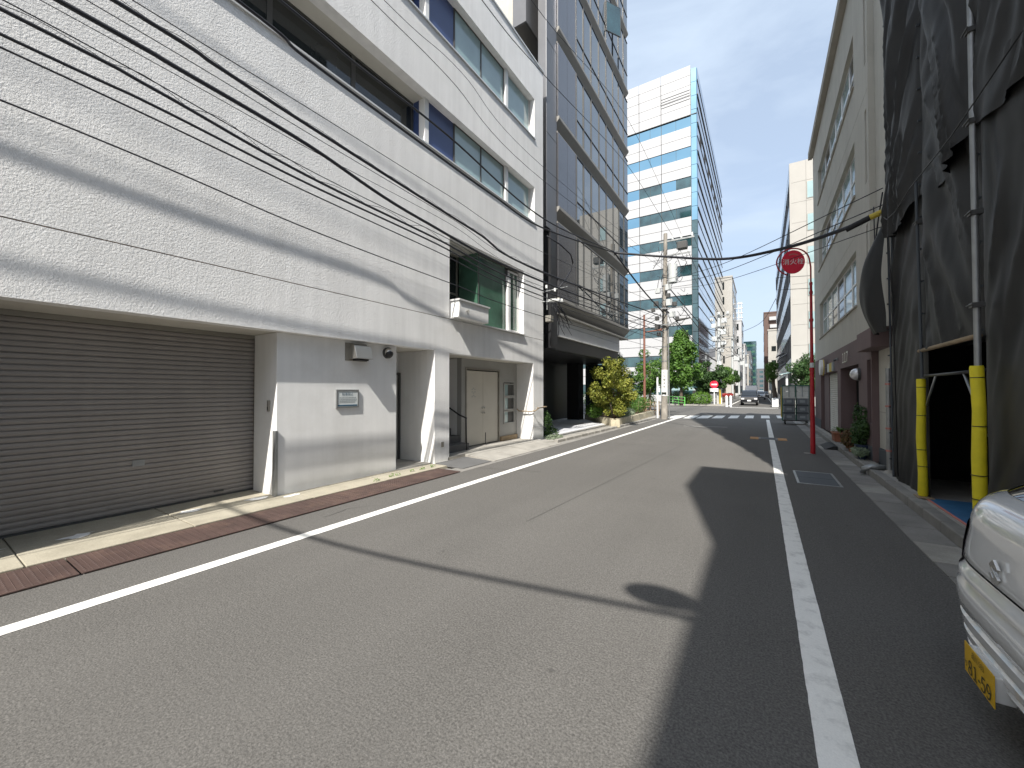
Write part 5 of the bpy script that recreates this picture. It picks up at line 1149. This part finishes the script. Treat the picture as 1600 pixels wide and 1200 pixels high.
# no entry sign
ne = thing('no_entry_sign', 'round red no entry sign on a white post across the junction', 'sign', (-4.42, 48.2, 0))
build('post', MB().cyl((-4.42, 48.2, 0), (-4.42, 48.2, 2.6), .06, n=10), MAT['white'], ne, smooth=True, auto=40)
build('disc', MB().cyl((-4.42, 48.14, 2.25), (-4.42, 48.10, 2.25), .40, n=28), MAT['sign_red'], ne, smooth=True, auto=40)
build('bar', MB().box(-4.70, -4.14, 48.085, 48.098, 2.17, 2.32), MAT['white'], ne)
build('plate', MB().box(-4.83, -4.01, 48.10, 48.13, 1.45, 1.83), MAT['white'], ne)
yp = build('yellow_post', MB().cyl((-4.0, 50.0, .1), (-4.0, 50.0, 1.7), .09, n=10), MAT['yellow_old'], smooth=True, auto=40); tag(yp, 'yellow plastic guard post between the no entry sign and the second pole', 'post')
for i, (x, lb) in enumerate([(-2.95, 'left one of the two white bollards at the far kerb'), (-2.60, 'right one of the two white bollards at the far kerb')]):
    t = thing('bollard', lb, 'bollard', (x, 43.8, 0), 'white bollards at the far kerb')
    build('tube', MB().cyl((x, 43.8, 0), (x, 43.8, 1.0), .1, n=14), MAT['white'], t, smooth=True, auto=40); build('cap', MB().dome((x, 43.8, 1.0), .1, full=False), MAT['white'], t, smooth=True)
o = build('barrier_box', MB().box(.78, 1.3, 45.6, 46.0, 0, .85), MAT['white'], bevel=.03); tag(o, 'white barrier box on the right far corner beside the road', 'barrier')
for side, x in (('right', 1.2), ('left', -3.2)):
    t = thing('guard_fence', f'grey guard fence along the {side} far pavement', 'fence', (x, 60, 0))
    for i in range(14): build('post', MB().cyl((x, 50 + i * 2, 0), (x, 50 + i * 2, .85), .035, n=8), MAT['galv'], t)
    for z in (.3, .55, .82): build('rail', MB().cyl((x, 50, z), (x, 76, z), .025, n=6), MAT['galv'], t)
sp = thing('street_sign', 'small blue white sign on a post by the thick brown trunk', 'sign', (.95, 58, 0))
build('post', MB().cyl((.95, 58, 0), (.95, 58, 2.6), .05, n=8), MAT['galv'], sp); build('board', MB().box(.7, 1.2, 57.9, 57.95, 1.6, 2.7), MAT['signboard'], sp)

# fire hydrant sign
RX, RY = 1.07, 12.56
hs = thing('hydrant_sign', 'tall red pole carrying an oval red sign inside a hooped ring', 'sign', (RX, RY, 0))
build('lower_pole', MB().cyl((RX, RY, 0), (RX, RY, 2.15), .055, .045, n=16), MAT['red'], hs, smooth=True, auto=40)
build('upper_pole', MB().cyl((RX, RY, 2.15), (RX, RY, 4.3), .038, .028, n=14), MAT['red'], hs, smooth=True, auto=40)
for z, r in ((2.10, .056), (3.35, .046), (4.05, .04), (4.28, .036)): build('collar', MB().cyl((RX, RY, z), (RX, RY, z + .07), r, n=14), MAT['red'], hs, smooth=True, auto=40)
build('sticker', MB().cyl((RX, RY, 2.18), (RX, RY, 2.3), .046, n=14), MAT['signboard'], hs, smooth=True, auto=40)
cx_, cz_ = .675, 4.90
dd = Vector((.95, .31, 0)).normalized()
def ovp(a, rx, rz, off=0.0, z0=cz_): return Vector((RX, RY, 0)) + dd * ((cx_ - RX) * 1.0 + rx * math.cos(a)) + Vector((0, off, z0 + rz * math.sin(a)))
pts = [(RX, RY, 4.3), (RX, RY, 4.75)] + [tuple(ovp(math.radians(t_), .37, .35)) for t_ in range(10, 262, 12)]
build('hoop', MB().tube(pts, .018, 8), MAT['red'], hs, smooth=True)
rd_ = MB(); n = 40
nrm = Vector((dd.y, -dd.x, 0))
fr_ = [ovp(2 * math.pi * k / n, .262, .30) + nrm * .02 for k in range(n)]; bk = [p - nrm * .035 for p in fr_]
rd_.add(fr_ + bk, [tuple(range(n)), tuple(reversed(range(n, 2 * n)))] + [(k, (k + 1) % n, n + (k + 1) % n, n + k) for k in range(n)])
bd = build('sign_disc', rd_, MAT['sign_red'], hs)
lettering('lettering', '消火栓', .15, MAT['white'], bd, ovp(0, 0, 0) + nrm * .024 + Vector((0, 0, .005)), dd, bold=.004)
ar = MB()
for k in range(7):
    a = math.radians(62 + k * 9); p = ovp(a, .19, .20) + nrm * .0215; ar.add([p + dd * s1_ * .014 + Vector((0, 0, s2_ * .013)) for s1_, s2_ in ((-1, -1), (1, -1), (1, 1), (-1, 1))], [(0, 1, 2, 3)])
kind(build('small_lettering', ar, MAT['pink'], bd, fix=False), 'stuff')
for z in (4.52, 4.20): build('frame_bar', MB().cyl((RX, RY, z), Vector((RX, RY, z)) - dd * .78, .006, n=6), MAT['dark_frame'], hs)
e_ = Vector((RX, RY, 0)) - dd * .78
build('frame_bar', MB().cyl(e_ + Vector((0, 0, 4.20)), e_ + Vector((0, 0, 4.52)), .006, n=6), MAT['dark_frame'], hs)
build('base_patch', MB().box(RX - .18, RX + .02, RY - .05, RY + .08, .001, .008), MAT['concrete'], hs)

# a lamp pole behind the viewpoint (its shadow falls across the road)
bl = thing('street_lamp', 'utility pole with a round lamp on an arm behind the viewpoint', 'street lamp', (1.5, -2.9, 0))
build('shaft', MB().cyl((1.5, -2.9, 0), (1.5, -2.9, 7.6), .13, .1, n=14), MAT['pole'], bl, smooth=True, auto=40)
build('arm', MB().cyl((1.5, -2.9, 6.4), (1.0, -2.75, 6.65), .03, n=8), MAT['galv'], bl, smooth=True)
build('lamp_head', MB().dome((.80, -2.7, 6.6), .26, sx=1.1, sy=.62, sz=.28), MAT['grey_box'], bl, smooth=True)

# ============================================================ ROLL CAGE with crates
CX0, CX1, CY0, CY1 = .80, 1.83, 22.6, 23.4
rc = thing('roll_cage', 'green topped wire roll cage with yellow strap parked at the kerb', 'roll cage', (1.3, 23, 0))
build('base', MB().box(CX0, CX1, CY0, CY1, .17, .22), MAT['dark_frame'], rc)
for x in (CX0 + .1, CX1 - .1):
    for y in (CY0 + .08, CY1 - .08): build('wheel', MB().cyl((x - .025, y, .085), (x + .025, y, .085), .085, n=14), MAT['rubber'], rc)
for x in (CX0, (CX0 + CX1) / 2, CX1):
    for y in (CY0, CY1): build('upright', MB().cyl((x, y, .17), (x, y, 1.82), .016, n=8), MAT['green_steel'], rc)
build('top_bar', MB().box(CX0 - .02, CX1 + .02, CY0 - .02, CY0 + .02, 1.80, 1.84).box(CX0 - .02, CX0 + .02, CY0 + .021, CY1, 1.80, 1.84).box(CX1 - .02, CX1 + .02, CY0 + .021, CY1, 1.80, 1.84), MAT['green_steel'], rc)
wr = MB()
for i in range(12): x = CX0 + .05 + i * (CX1 - CX0 - .1) / 11; wr.box(x - .004, x + .004, CY1 - .004, CY1 + .004, .22, 1.8)
for i in range(7): y = CY0 + .06 + i * .11; wr.box(CX0 - .004, CX0 + .004, y - .004, y + .004, .22, 1.8).box(CX1 - .004, CX1 + .004, y - .004, y + .004, .22, 1.8)
for z in (.6, 1.0, 1.4): wr.box(CX0, CX1, CY1 - .004, CY1 + .004, z, z + .01)
kind(build('wire_mesh', wr, MAT['galv'], rc), 'stuff')
build('strap', MB().box(CX0 - .07, CX0 - .03, CY0 - .03, CY0 + .03, .35, 1.74), MAT['yellow_old'], rc)
row_n = ['bottom', 'second', 'third', 'fourth', 'top']
for c in range(2):
    xa = CX0 + .03 + c * .505; xb = xa + .455; z = .225
    for r in range(5):
        dark = r < 3; h = .36 if dark else .26
        lab = f"{'dark plastic crate' if dark else 'grey white carton'}, {row_n[r]} of the {'left' if c == 0 else 'right'} stack in the roll cage"
        if dark:
            t = thing('crate', lab, 'crate', (xa, CY0 + .05, z), 'crates in the roll cage')
            build('body', MB().box(xa + .02, xb - .02, CY0 + .05, CY1 - .05, z, z + h - .03), MAT['crate'], t, bevel=.01)
            build('rim', MB().box(xa, xb, CY0 + .03, CY1 - .03, z + h - .075, z + h - .012), MAT['carton' if r == 2 else 'slate'], t, bevel=.006)
            build('rib', MB().box(xa + .03, xa + .05, CY0 + .035, CY0 + .05, z + .02, z + h - .08), MAT['galv'], t)
            build('rib', MB().box(xb - .05, xb - .03, CY0 + .035, CY0 + .05, z + .02, z + h - .08), MAT['galv'], t)
            build('label_plate', MB().box(xa + .13, xb - .13, CY0 + .038, CY0 + .05, z + .09, z + .2), MAT['ink_grey'], t)
        else:
            t = build('carton', MB().box(xa + .01, xb - .01, CY0 + .05, CY1 - .05, z, z + h - .01), MAT['carton'], bevel=.008); tag(t, lab, 'carton', 'cartons in the roll cage')
            build('tape', MB().box((xa + xb) / 2 - .02, (xa + xb) / 2 + .02, CY0 + .046, CY0 + .049, z, z + h - .012), MAT['ink_grey'], t)
        z += h

# ============================================================ CARS down the street
def car(name, label, cat, x, y, W, L, Hh, paintm, van=False, group=None, rz=0):
    t = thing(name, label, cat, (0, 0, 0), group); hw = W / 2
    f = 0
    if van: pr = [(0, .32), (0, .72), (.12, .93), (.55, 1.04), (1.25, min(1.5, Hh * .93)), (1.7, Hh), (L - .3, Hh), (L, Hh * .8), (L, .35)]
    else: pr = [(0, .3), (0, .62), (.15, .78), (1.1, .95), (1.9, Hh * .97), (2.2, Hh), (L - 1.2, Hh), (L - .2, 1.0), (L, .85), (L, .35)]
    def hwz(z): return hw * (1 if z < Hh * .55 else 1 - .16 * (z - Hh * .55) / (Hh * .45))
    mb = MB(); n = len(pr); vs_ = [(-hwz(z), yy, z) for yy, z in pr] + [(hwz(z), yy, z) for yy, z in pr]
    mb.add(vs_, [tuple(range(n)), tuple(reversed(range(n, 2 * n)))] + [(i, (i + 1) % n, n + (i + 1) % n, n + i) for i in range(n)])
    build('body', mb, MAT[paintm], t, bevel=.05)
    i = 3 if van else 3; a, b = pr[i], pr[i + 1]
    def lerp2(s): return (a[0] + (b[0] - a[0]) * s, a[1] + (b[1] - a[1]) * s)
    q0 = lerp2(.03); q1 = lerp2(.93); nn = Vector((0, -(b[1] - a[1]), (b[0] - a[0]))).normalized() * .012
    if nn.y > 0: nn = -nn
    wsd = [Vector((-hwz(q0[1]) * .9, q0[0], q0[1])) + nn, Vector((hwz(q0[1]) * .9, q0[0], q0[1])) + nn, Vector((hwz(q1[1]) * .88, q1[0], q1[1])) + nn, Vector((-hwz(q1[1]) * .88, q1[0], q1[1])) + nn]
    build('windscreen', MB().add(wsd + [p - nn * .8 for p in wsd], [(0, 1, 2, 3), (7, 6, 5, 4), (0, 4, 5, 1), (1, 5, 6, 2), (2, 6, 7, 3), (3, 7, 4, 0)]), MAT['car_glass'], t)
    for s in (-1, 1):
        yy0 = 1.5 if van else 1.9
        build('side_window', MB().add([(s * (hwz(Hh * .62) + .004), yy0 - .3, Hh * .62), (s * (hwz(Hh * .62) + .004), L - .5, Hh * .62), (s * (hwz(Hh * .9) + .004), L - .7, Hh * .9), (s * (hwz(Hh * .9) + .004), yy0 + .1, Hh * .9)], [(0, 1, 2, 3)]), MAT['car_glass'], t)
        hl = build('headlight', MB().box(s * hw * .55, s * hw * .93, -.03, .05, .62, .80), MAT['lamp'], t, bevel=.02)
        for wy in (.85, L - .8):
            wh = build('wheel', MB().cyl((s * (hw - .2), wy, .31), (s * (hw + .01), wy, .31), .31, n=18), MAT['rubber'], t)
            build('rim', MB().cyl((s * (hw + .005), wy, .31), (s * (hw + .02), wy, .31), .19, n=14), MAT['galv'], wh)
        build('mirror', MB().box(s * (hw + .02), s * (hw + .18), 1.1, 1.25, 1.0, 1.15), MAT[paintm], t, bevel=.03)
    build('grille', MB().box(-hw * .5, hw * .5, -.02, .02, .60, .74), MAT['dark_frame'], t)
    build('lower_grille', MB().box(-hw * .8, hw * .8, -.025, .02, .33, .45), MAT['black'], t)
    build('bumper_trim', MB().box(-hw * .7, hw * .7, -.035, -.026, .29, .32), MAT['galv'], t)
    build('number_plate', MB().box(-.17, .17, -.05, -.03, .46, .60), MAT['white'], t)
    t.location = (x, y, 0); t.rotation_euler = (0, 0, rz)
    return t
car('minivan', 'black minivan driving towards the junction with its plate showing', 'car', -1.18, 48.6, 1.58, 4.3, 1.62, 'car_black', van=True)
car('delivery_van', 'white high roofed van right behind the black minivan', 'van', -1.35, 66, 1.7, 4.6, 2.3, 'car_white', van=True)
car('parked_car', 'silver car down the street right of the white van', 'car', -.35, 80, 1.6, 4.2, 1.45, 'car_grey')
car('parked_car', 'dark car at the right kerb beyond the guard fence', 'car', .3, 95, 1.6, 4.2, 1.45, 'car_black')
car('parked_car', 'white car farthest down the street', 'car', -.4, 112, 1.6, 4.2, 1.6, 'car_white')

# ============================================================ WHITE KEI CAR poking out at the right edge
YC = 2.67; HWK = .74
kc = thing('white_hatchback', 'white compact car with a yellow plate poking in at the right edge', 'car', (2, YC, 0))
bump = [(1.02, .20), (.955, .225), (.915, .25), (.895, .262), (.885, .29), (.902, .302), (.900, .315), (.878, .325), (.874, .36), (.892, .372), (.890, .385), (.868, .395), (.864, .44), (.880, .452), (.878, .465), (.860, .475), (.852, .52), (.850, .56), (.853, .60), (.872, .618), (.874, .632), (.858, .645), (.862, .675), (.880, .69), (.884, .705)]
gate = [(.884, .715), (.878, .725), (.882, .76), (.89, .82), (.90, .88), (.905, .94), (.918, .98), (.94, 1.01), (.975, 1.035), (1.02, 1.052), (1.06, 1.062)]
glassr = [(1.06, 1.062), (1.14, 1.12), (1.22, 1.17), (1.34, 1.28), (1.47, 1.40), (1.60, 1.50), (1.68, 1.54)]
roofr = [(1.68, 1.54), (1.85, 1.575), (2.4, 1.60), (3.6, 1.60), (4.2, 1.56)]
def hwk(z): return HWK if z < .62 else HWK - .03 * (z - .62) / .4 if z < 1.02 else HWK - .03 - .20 * (z - 1.02) / .55
def kp(x, z, t):
    lowk = .04 * max(0, (.5 - z) / .3) if z < .5 else 0
    return (x + (.30 if z < .99 else max(.10, .30 - (z - .99) * 2.5)) * abs(t) ** 5 + .012 * t * t, YC + t * (hwk(z) - lowk), z)
def ksurf(rows, t0=-1, t1=1, nt=44, push=0.0):
    mb = MB()
    for (x, z) in rows:
        for i in range(nt + 1): p = kp(x, z, t0 + (t1 - t0) * i / nt); mb.v.append((p[0] - push, p[1], p[2]))
    for j in range(len(rows) - 1):
        for i in range(nt): k = j * (nt + 1) + i; mb.f.append((k, k + 1, k + nt + 2, k + nt + 1))
    return mb
build('bumper', ksurf(bump), MAT['car_white'], kc, smooth=True, fix=False, auto=55)
build('tailgate', ksurf(gate, -.93, .93), MAT['car_white'], kc, smooth=True, fix=False)
build('corner_panel', ksurf(gate, .935, 1, 6), MAT['car_white'], kc, smooth=True, fix=False)
build('corner_panel', ksurf(gate, -1, -.935, 6), MAT['car_white'], kc, smooth=True, fix=False)
build('seam', ksurf([(.905, .70), (.905, .72)]), MAT['black'], kc, fix=False)
build('pillar', ksurf(glassr, .86, 1, 6), MAT['car_white'], kc, smooth=True, fix=False)
build('pillar', ksurf(glassr, -1, -.86, 6), MAT['car_white'], kc, smooth=True, fix=False)
build('rear_glass', ksurf(glassr, -.86, .86, 30, push=-.004), MAT['car_glass'], kc, smooth=True, fix=False)
build('roof', ksurf(roofr), MAT['car_white'], kc, smooth=True, fix=False)
for s in (-1, 1):
    sd = MB(); allr = bump + gate[1:] + glassr[1:]
    for (x, z) in allr:
        p = kp(x, z, s)
        for xx in (p[0], max(p[0] + .05, 1.9), 4.2): sd.v.append((xx, p[1], p[2]))
    for j in range(len(allr) - 1):
        for i in range(2): k = j * 3 + i; sd.f.append((k, k + 1, k + 4, k + 3))
    build('side_panel', sd, MAT['car_white'], kc, smooth=True, fix=False)
    tl = MB()
    for (x, z) in [(.866, .66), (.884, .705), (.884, .72), (.89, .80), (.905, .90), (.93, .96)]:
        for tt_ in (.60, .72, .84, .94, 1.004): p = kp(x, z, s * tt_); tl.v.append((p[0] - .010, p[1] + s * .006, p[2]))
        p = kp(x, z, s); tl.v.append((p[0] + .10, p[1] + s * .012, p[2]))
    for j in range(5):
        for i in range(5): k = j * 6 + i; tl.f.append((k, k + 1, k + 7, k + 6))
    build('tail_lamp', tl, MAT['tail'], kc, smooth=True, fix=False)
    for wx in (1.75, 3.5):
        wh = build('wheel', MB().cyl((wx, YC + s * (HWK - .19), .27), (wx, YC + s * (HWK - .01), .27), .27, n=24), MAT['rubber'], kc)
        build('rim', MB().cyl((wx, YC + s * (HWK - .012), .27), (wx, YC + s * (HWK - .002), .27), .17, n=18), MAT['galv'], wh)
build('underbody', MB().box(1.12, 4.2, YC - .66, YC + .66, .18, .5).box(1.2, 4.15, YC - .6, YC + .6, .5, 1.0), MAT['interior'], kc)
build('front_end', MB().box(4.0, 4.2, YC - .70, YC + .70, .3, 1.5), MAT['car_white'], kc)
PLY = 2.76
pt = build('number_plate', MB().box(.846, .850, PLY - .15, PLY + .15, .205, .35), MAT['plate'], kc, bevel=.002)
build('plate_recess', MB().box(.8505, .93, PLY - .14, PLY + .14, .23, .34), MAT['car_white'], kc, bevel=.006)
lettering('lettering', '81-59', .07, MAT['ink'], pt, (.8445, PLY - .012, .25), (0, -1, 0), depth=.001, bold=.0012)
lettering('lettering', '品川 581', .03, MAT['ink'], pt, (.8445, PLY, .322), (0, -1, 0), depth=.001)
lettering('lettering', 'り', .03, MAT['ink'], pt, (.8445, PLY + .125, .25), (0, -1, 0), depth=.001)
# stylised S emblem
S1 = [(-.95, .40), (0, 1.0), (.95, .40), (.55, .14), (0, .48), (-.30, .28), (.95, -.50)]
S2 = [(-x, -z) for x, z in S1]
em = MB().prism([(YC - x * .044, .785 + z * .056) for x, z in S1[:-1] + [(.95, -.40)] + S2[1:-1]], 'x', .868, .880)
build('emblem', em, MAT['chrome'], kc, bevel=.002)

# ============================================================ OVERHEAD CABLES
def smooth_path(pts, m=10):
    pts = [Vector(p) for p in pts]; out_ = []
    P_ = [pts[0] * 2 - pts[1]] + pts + [pts[-1] * 2 - pts[-2]]
    for i in range(1, len(P_) - 2):
        a, b, c, d = P_[i - 1:i + 3]
        for k in range(m):
            t = k / m; out_.append(.5 * ((2 * b) + (c - a) * t + (2 * a - 5 * b + 4 * c - d) * t * t + (3 * b - a - 3 * c + d) * t ** 3))
    out_.append(pts[-1]); return out_
def on_line(u, v, x0=-5.1, x1=-4.65):
    k = (x1 - x0) / 23.2; d = ray(u, v); t = x0 / (d.x - k * d.y); return Vector((0, 0, H)) + d * t
def cable(label, pts, r, name='overhead_cable', loops=None, back=True, group='cables along the left pavement', sag=0):
    if back:   # carry on behind the viewpoint to the next pole
        a, b = Vector(pts[0]), Vector(pts[1]); s = (b - a) / max(.2, (b - a).y)
        pts = [Vector((a.x - .2, -16, a.z + .7)), Vector((a.x - .05, a.y - 5, a.z + .05))] + list(pts)
    path = smooth_path(pts); mb = MB().tube(path, r, 7)
    if not loops:
        o = build(name, mb, MAT['cable'], smooth=True); tag(o, label, 'cable', group); return o
    t = thing(name, label, 'cable', path[0], group); build('sheath', mb, MAT['cable'], t, smooth=True)
    lw = MB(); L_ = 0; acc = []
    for i in range(len(path) - 1): acc.append((L_, path[i], path[i + 1])); L_ += (path[i + 1] - path[i]).length
    def pos(s):
        for (l0, a, b) in acc:
            if s <= l0 + (b - a).length: return a.lerp(b, max(0, (s - l0) / (b - a).length))
        return path[-1]
    rnd_ = random.Random(len(label)); s = 0; h = loops
    while s < L_ - .5:
        st = rnd_.uniform(.55, .85); p0, p1, p2, p3 = pos(s), pos(s + st * .3), pos(s + st * .62), pos(s + st * .9)
        hh = h * rnd_.uniform(.6, 1.2)
        lw.tube(smooth_path([p0 + Vector((0, 0, r)), p1 + Vector((.01, 0, hh * .8)), p2 + Vector((0, 0, hh * .7)), p3 + Vector((0, 0, r))], 4), .0035, 4); s += st
    build('lashing_wire', lw, MAT['cable'], t, smooth=True)
    return t
def pole_end(v, dx=0): return Vector((PX + .05 + dx, PY - .15, at(1035, v, y=23.1).z))
cable('lowest single thin cable crossing the white wall', [on_line(0, 156), on_line(480, 357), on_line(700, 441), on_line(850, 495), pole_end(548)], .008)
cable('second lowest thin cable above the shutter', [on_line(0, 73.5), on_line(480, 300), on_line(680, 392), on_line(850, 470), pole_end(535)], .009)
cable('medium cable just under the looped one on the white wall', [on_line(0, 53), on_line(240, 165), on_line(480, 286.5), on_line(680, 380), on_line(850, 464), pole_end(528)], .014)
cable('thick cable with large wire loops along it, lower on the white wall', [on_line(0, 13.5), on_line(240, 139), on_line(480, 274.5), on_line(680, 372), on_line(850, 455), pole_end(520)], .017, loops=.10)
cable('thin messenger wire just above the large wire loops', [on_line(20, 8), on_line(480, 264), on_line(690, 368), on_line(850, 449), pole_end(515)], .006)
cable('faint thin wire between the looped cable and the thick plain one', [on_line(63, 0), on_line(480, 231), on_line(700, 348), on_line(850, 438), pole_end(506)], .004)
cable('thick plain black cable in the middle of the set', [on_line(90, 0), on_line(280, 108), on_line(480, 226), on_line(658, 343), on_line(850, 441), pole_end(512)], .024)
cable('pale thin wire under the upper looped cable', [on_line(135, 0), on_line(480, 207), on_line(700, 338), on_line(850, 428), pole_end(500)], .005)
cable('thick cable with small tight loops, upper of the thick pair', [on_line(177, 0), on_line(340, 104), on_line(480, 195), on_line(740, 360), on_line(850, 426), pole_end(496)], .022, loops=.055)
cable('single thin wire above the thick looped pair', [on_line(207, 0), on_line(480, 168), on_line(700, 305), on_line(850, 395), pole_end(480)], .006)
J = on_line(960, 395)
cable('heavy cable bundle running along the third floor window sill', [on_line(370, 0, -5.42), on_line(480, 92, -5.42), on_line(665, 229, -5.42), on_line(770, 305, -5.42), on_line(850, 357, -5.42), J], .021, sag=0)
cable('second heavy cable twisted above the sill bundle', [on_line(437, 0, -5.1), on_line(560, 103, -5.1), on_line(700, 212, -5.1), on_line(850, 342, -5.15), J + Vector((0, .1, .05))], .018)
cable('diagonal black cable from the cable knot down to the utility pole', [J, J.lerp(pole_end(490), .5) + Vector((0, 0, -.12)), pole_end(490)], .032, back=False)
cable('thin pair wire crossing the fourth floor windows', [on_line(580, 0), on_line(700, 120), on_line(850, 283), pole_end(430, .3)], .006)
cable('thin wire close beside the one crossing the fourth floor windows', [on_line(600, 0), on_line(720, 112), on_line(850, 262), pole_end(424, .3)], .005)
cable('high wire passing the roof corner of the white building', [on_line(753, 0), on_line(850, 117), on_line(983, 262), Vector((PX + .5, PY, 10.15))], .009)
cable('high wire farther out over the street past the roof corner', [on_line(830, 0, -4.6, -4.1), on_line(983, 190, -4.6, -4.1), Vector((PX + .95, PY, 10.15))], .007)
# crossing the street
K = Vector((1.80, 9.42, 4.75))
xg = 'cables crossing the street'
hc = cable('heavy sagging cable crossing the street to a yellow sleeve at the black sheets', [J, at(1040, 401, y=15.4), at(1130, 404.5, y=13.6), at(1220, 389, y=11.9), at(1310, 361, y=10.5), K], .040, back=False, group=xg)
ys_ = build('yellow_sleeve', MB().cyl(K + Vector((.02, -.02, .01)), K + Vector((-.13, .03, -.035)), .052, n=14), MAT['yellow_old']); tag(ys_, 'yellow protective sleeve on the cable end at the black sheets', 'cable sleeve')
bs_ = build('black_sleeve', MB().cyl(K + Vector((-.13, .03, -.035)), K + Vector((-.46, .11, -.16)), .05, n=14), MAT['rubber']); tag(bs_, 'thick black sleeve just left of the yellow one on the cable', 'cable sleeve')
for lb, v0, e, r in [('upper thin wire from the utility pole to the beige building', 436, at(1379, 294, x=1.92), .010), ('middle thin wire from the utility pole to the beige building', 444, at(1384, 318, x=1.92), .010), ('lower thin wire passing behind the red sign to the beige building', 452, at(1384, 352, x=1.92), .008)]:
    a = Vector((PX + .2, PY - .1, at(1045, v0, y=23.1).z)); m = a.lerp(e, .5) + Vector((0, 0, -.30))
    cable(lb, [a, m, e], r, back=False, group=xg)
wg = 'wires between the two utility poles'
for i, (za, zb, xa, xb, r, lb) in enumerate([(10.15, 10.2, .5, .0, .012, 'topmost wire between the two utility poles'), (10.15, 10.2, 1.5, .9, .012, 'right topmost wire between the two utility poles'), (9.1, 9.0, 1.3, .9, .012, 'second level wire between the poles'),
        (7.4, 8.3, .2, .2, .03, 'thick cable between the two utility poles'), (6.2, 7.2, .9, .6, .025, 'black cable on the lower cross arms of both poles'), (6.0, 6.8, .2, -.2, .03, 'sagging bundle between the poles'), (5.3, 6.5, .6, .3, .02, 'lowest cable between the poles')]):
    a = Vector((PX + xa, PY, za)); b = Vector((QX + xb, QY, zb)); cable(lb, [a, a.lerp(b, .5) + Vector((0, 0, -.5 - .1 * i)), b], r, back=False, group=wg)
sg2 = 'wires leading left from the utility pole'
for i, (z, z2, lb) in enumerate([(6.2, 6.5, 'upper wire leading left from the pole past the rusty pole'), (5.9, 6.0, 'middle wire leading left from the pole past the rusty pole'), (5.6, 5.4, 'lower wire leading left from the pole past the rusty pole')]):
    a = Vector((PX - .3, PY - .2, z)); b = Vector((-12, 33, z2)); cable(lb, [a, a.lerp(b, .5) + Vector((0, 0, -.3)), b], .014, back=False, group=sg2)
cable('wire high above the far street between buildings', [Vector((-5.0, 126, 17.5)), Vector((0, 112, 18.0)), Vector((2.6, 90, 19.5))], .05, back=False, group=xg)
cable('thinner cable beside it crossing the street behind the viewpoint', [Vector((-5.9, -3.7, 6.9)), Vector((-2.3, -3.3, 6.45)), Vector((1.5, -2.9, 6.66))], .012, back=False, group=xg)
cable('cable crossing the street overhead behind the viewpoint', [Vector((-5.9, -3.9, 7.2)), Vector((-2.3, -3.4, 6.6)), Vector((1.5, -2.9, 6.7))], .020, back=False, group=xg)
# wires on the beige end wall
wc = build('wall_cable', MB().tube(smooth_path([(1.93, 9.9, 5.3), (1.90, 10.2, 4.7), (1.92, 10.5, 4.2), (1.95, 10.3, 3.4), (1.98, 10.1, 3.0)], 6), .012, 6).tube(smooth_path([(1.93, 10.6, 5.3), (1.95, 10.62, 4.4), (2.0, 10.5, 3.2)], 6), .01, 6), MAT['cable'], smooth=True)
tag(wc, 'black wires looping down the narrow beige building beside the sheets', 'cable')
